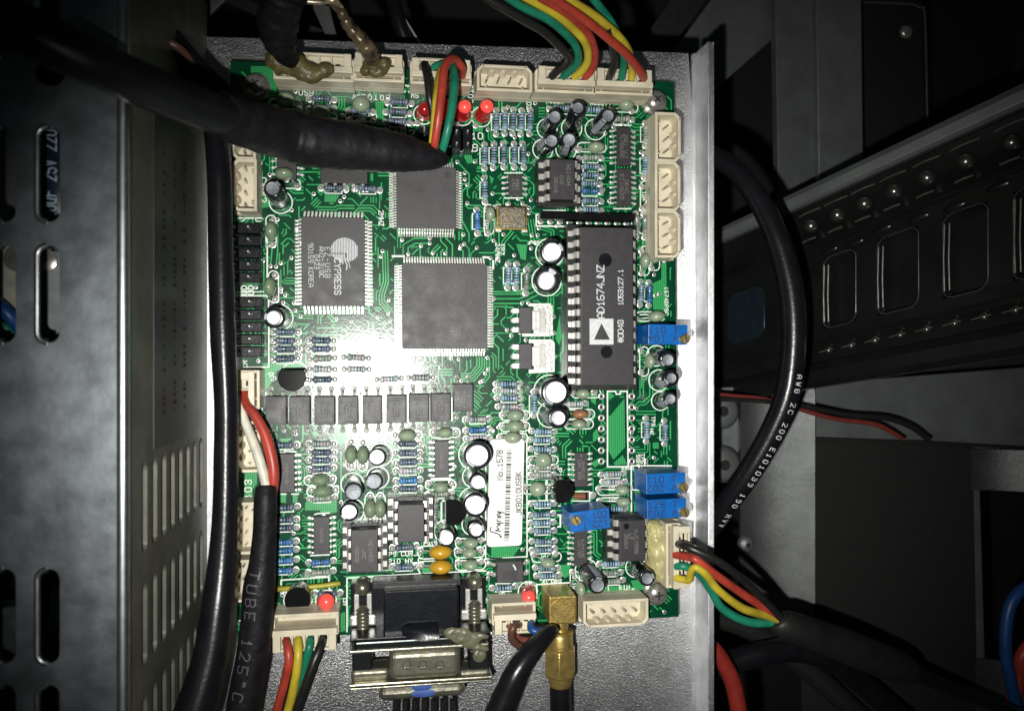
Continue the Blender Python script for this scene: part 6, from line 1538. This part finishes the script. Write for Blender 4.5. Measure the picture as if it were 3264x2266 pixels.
sl([(1732, 672), (1802, 672)], 4); sl([(1608, 552), (1665, 552)], 4); sl([(1608, 632), (1665, 632)], 4); sl([(1957, 401), (1976, 401)], 4); sl([(1990, 401), (2011, 401)], 4)
sl([(1978, 528), (2011, 529)], 4); sl([(1956, 666), (2011, 666)], 4); sl([(1824, 1489), (1870, 1489)], 4); sl([(1545, 1245)] + [(1934, 1245)], 4) if False else None
sl([(1936, 1487), (1936, 1247), (1962, 1247), (1964, 1256), (1976, 1256), (1978, 1247), (1999, 1247), (2002, 1487)], 4.6, True)
sl([(2012, 1700), (2012, 1484), (2140, 1484)], 4.4); sl([(1679, 1400), (1680, 1773), (1560, 1780)], 4); sl([(1548, 1440), (1548, 1780), (1600, 1778)], 3.6)
sl([(1742, 1528), (1742, 1590)], 7); sl([(1682, 1526), (1756, 1526)], 4); sl([(1682, 1596), (1790, 1594)], 4); sl([(1780, 1612), (1900, 1603)], 4)
sl([(1778, 1641), (1786, 1641), (1786, 1678), (1778, 1678)], 5); sl([(1106, 2012), (1106, 1843), (1110, 1841), (1330, 1828), (1548, 1818)], 4.4)
sl([(896, 1890), (896, 1848), (1048, 1838), (1050, 1882), (897, 1886)], 4.4); sl([(1710, 1930), (1711, 1862), (1818, 1856), (1820, 1890)], 4.4); sl([(1815, 1608), (1880, 1604)], 3.5)
sl([(1583, 1795), (1583, 1783), (1600, 1783), (1604, 1790), (1612, 1790), (1616, 1783), (1646, 1783), (1648, 1794)], 3.6); sl([(1581, 1865), (1581, 1859), (1628, 1859), (1628, 1865)], 3.4)
sl([(1120, 1669), (1142, 1669), (1150, 1678), (1166, 1676), (1172, 1668), (1190, 1667)], 4); sl([(1262, 1582), (1292, 1580), (1300, 1588), (1308, 1588), (1314, 1580), (1336, 1578)], 4)
sl([(1400, 1398), (1430, 1396)], 6); sl([(1375, 1526), (1435, 1524)], 6); sl([(882, 1441), (906, 1443), (908, 1437), (944, 1440)], 4); sl([(890, 1574), (912, 1574)], 4); sl([(930, 1574), (952, 1574)], 4)
sl([(1003, 1639), (1012, 1636), (1050, 1634)], 4); sl([(990, 1770), (1050, 1767)], 4); sl([(1438, 484), (1505, 484), (1505, 470)], 4.4); sl([(1574, 656), (1574, 732)], 4); sl([(1251, 817), (1288, 817)], 6); sl([(1540, 820), (1556, 821)], 6); sl([(1572, 832), (1572, 856)], 6)
sl([(2066, 1030), (2136, 1030)], 3.6); sl([(2040, 1003), (2066, 1003)], 3.4); sl([(2014, 1550), (2014, 1560), (2040, 1562)], 4)
for x, y, r in ((882, 246, 6), (2077, 487, 7), (2116, 831, 7), (2018, 1881, 7.5), (1594, 1897, 7.5), (1077, 1948, 8), (1571, 1373, 6)): dot(x, y, r)
for a0 in (100, 190): circ(1297, 272, 22, a0, a0 + 70, 6)
circ(1297, 272, 22, 280, 350, 6); sl([(1282, 271), (1312, 278)], 5)
part("white_print", silk.rel(bo), m_silk, board, kind='stuff')
# plated holes of the empty footprint
padm = G().lathe([(.05, .004), (.06, .016), (.10, .016), (.115, .004)], 16, cap=False).mesh("plated_hole", 60); padm.materials.append(m_tin)
for x in (1917, 2014):
    for k in range(7):
        q = P(x, 1263 + 34.5 * k, 0); o = obj("plated_hole", padm, None, board); o.location = Vector((q.x, q.y, 0)) - bo
        h_ = obj("drilled_hole", hole, None, o); h_.scale = (1.6, 1.6, 1)
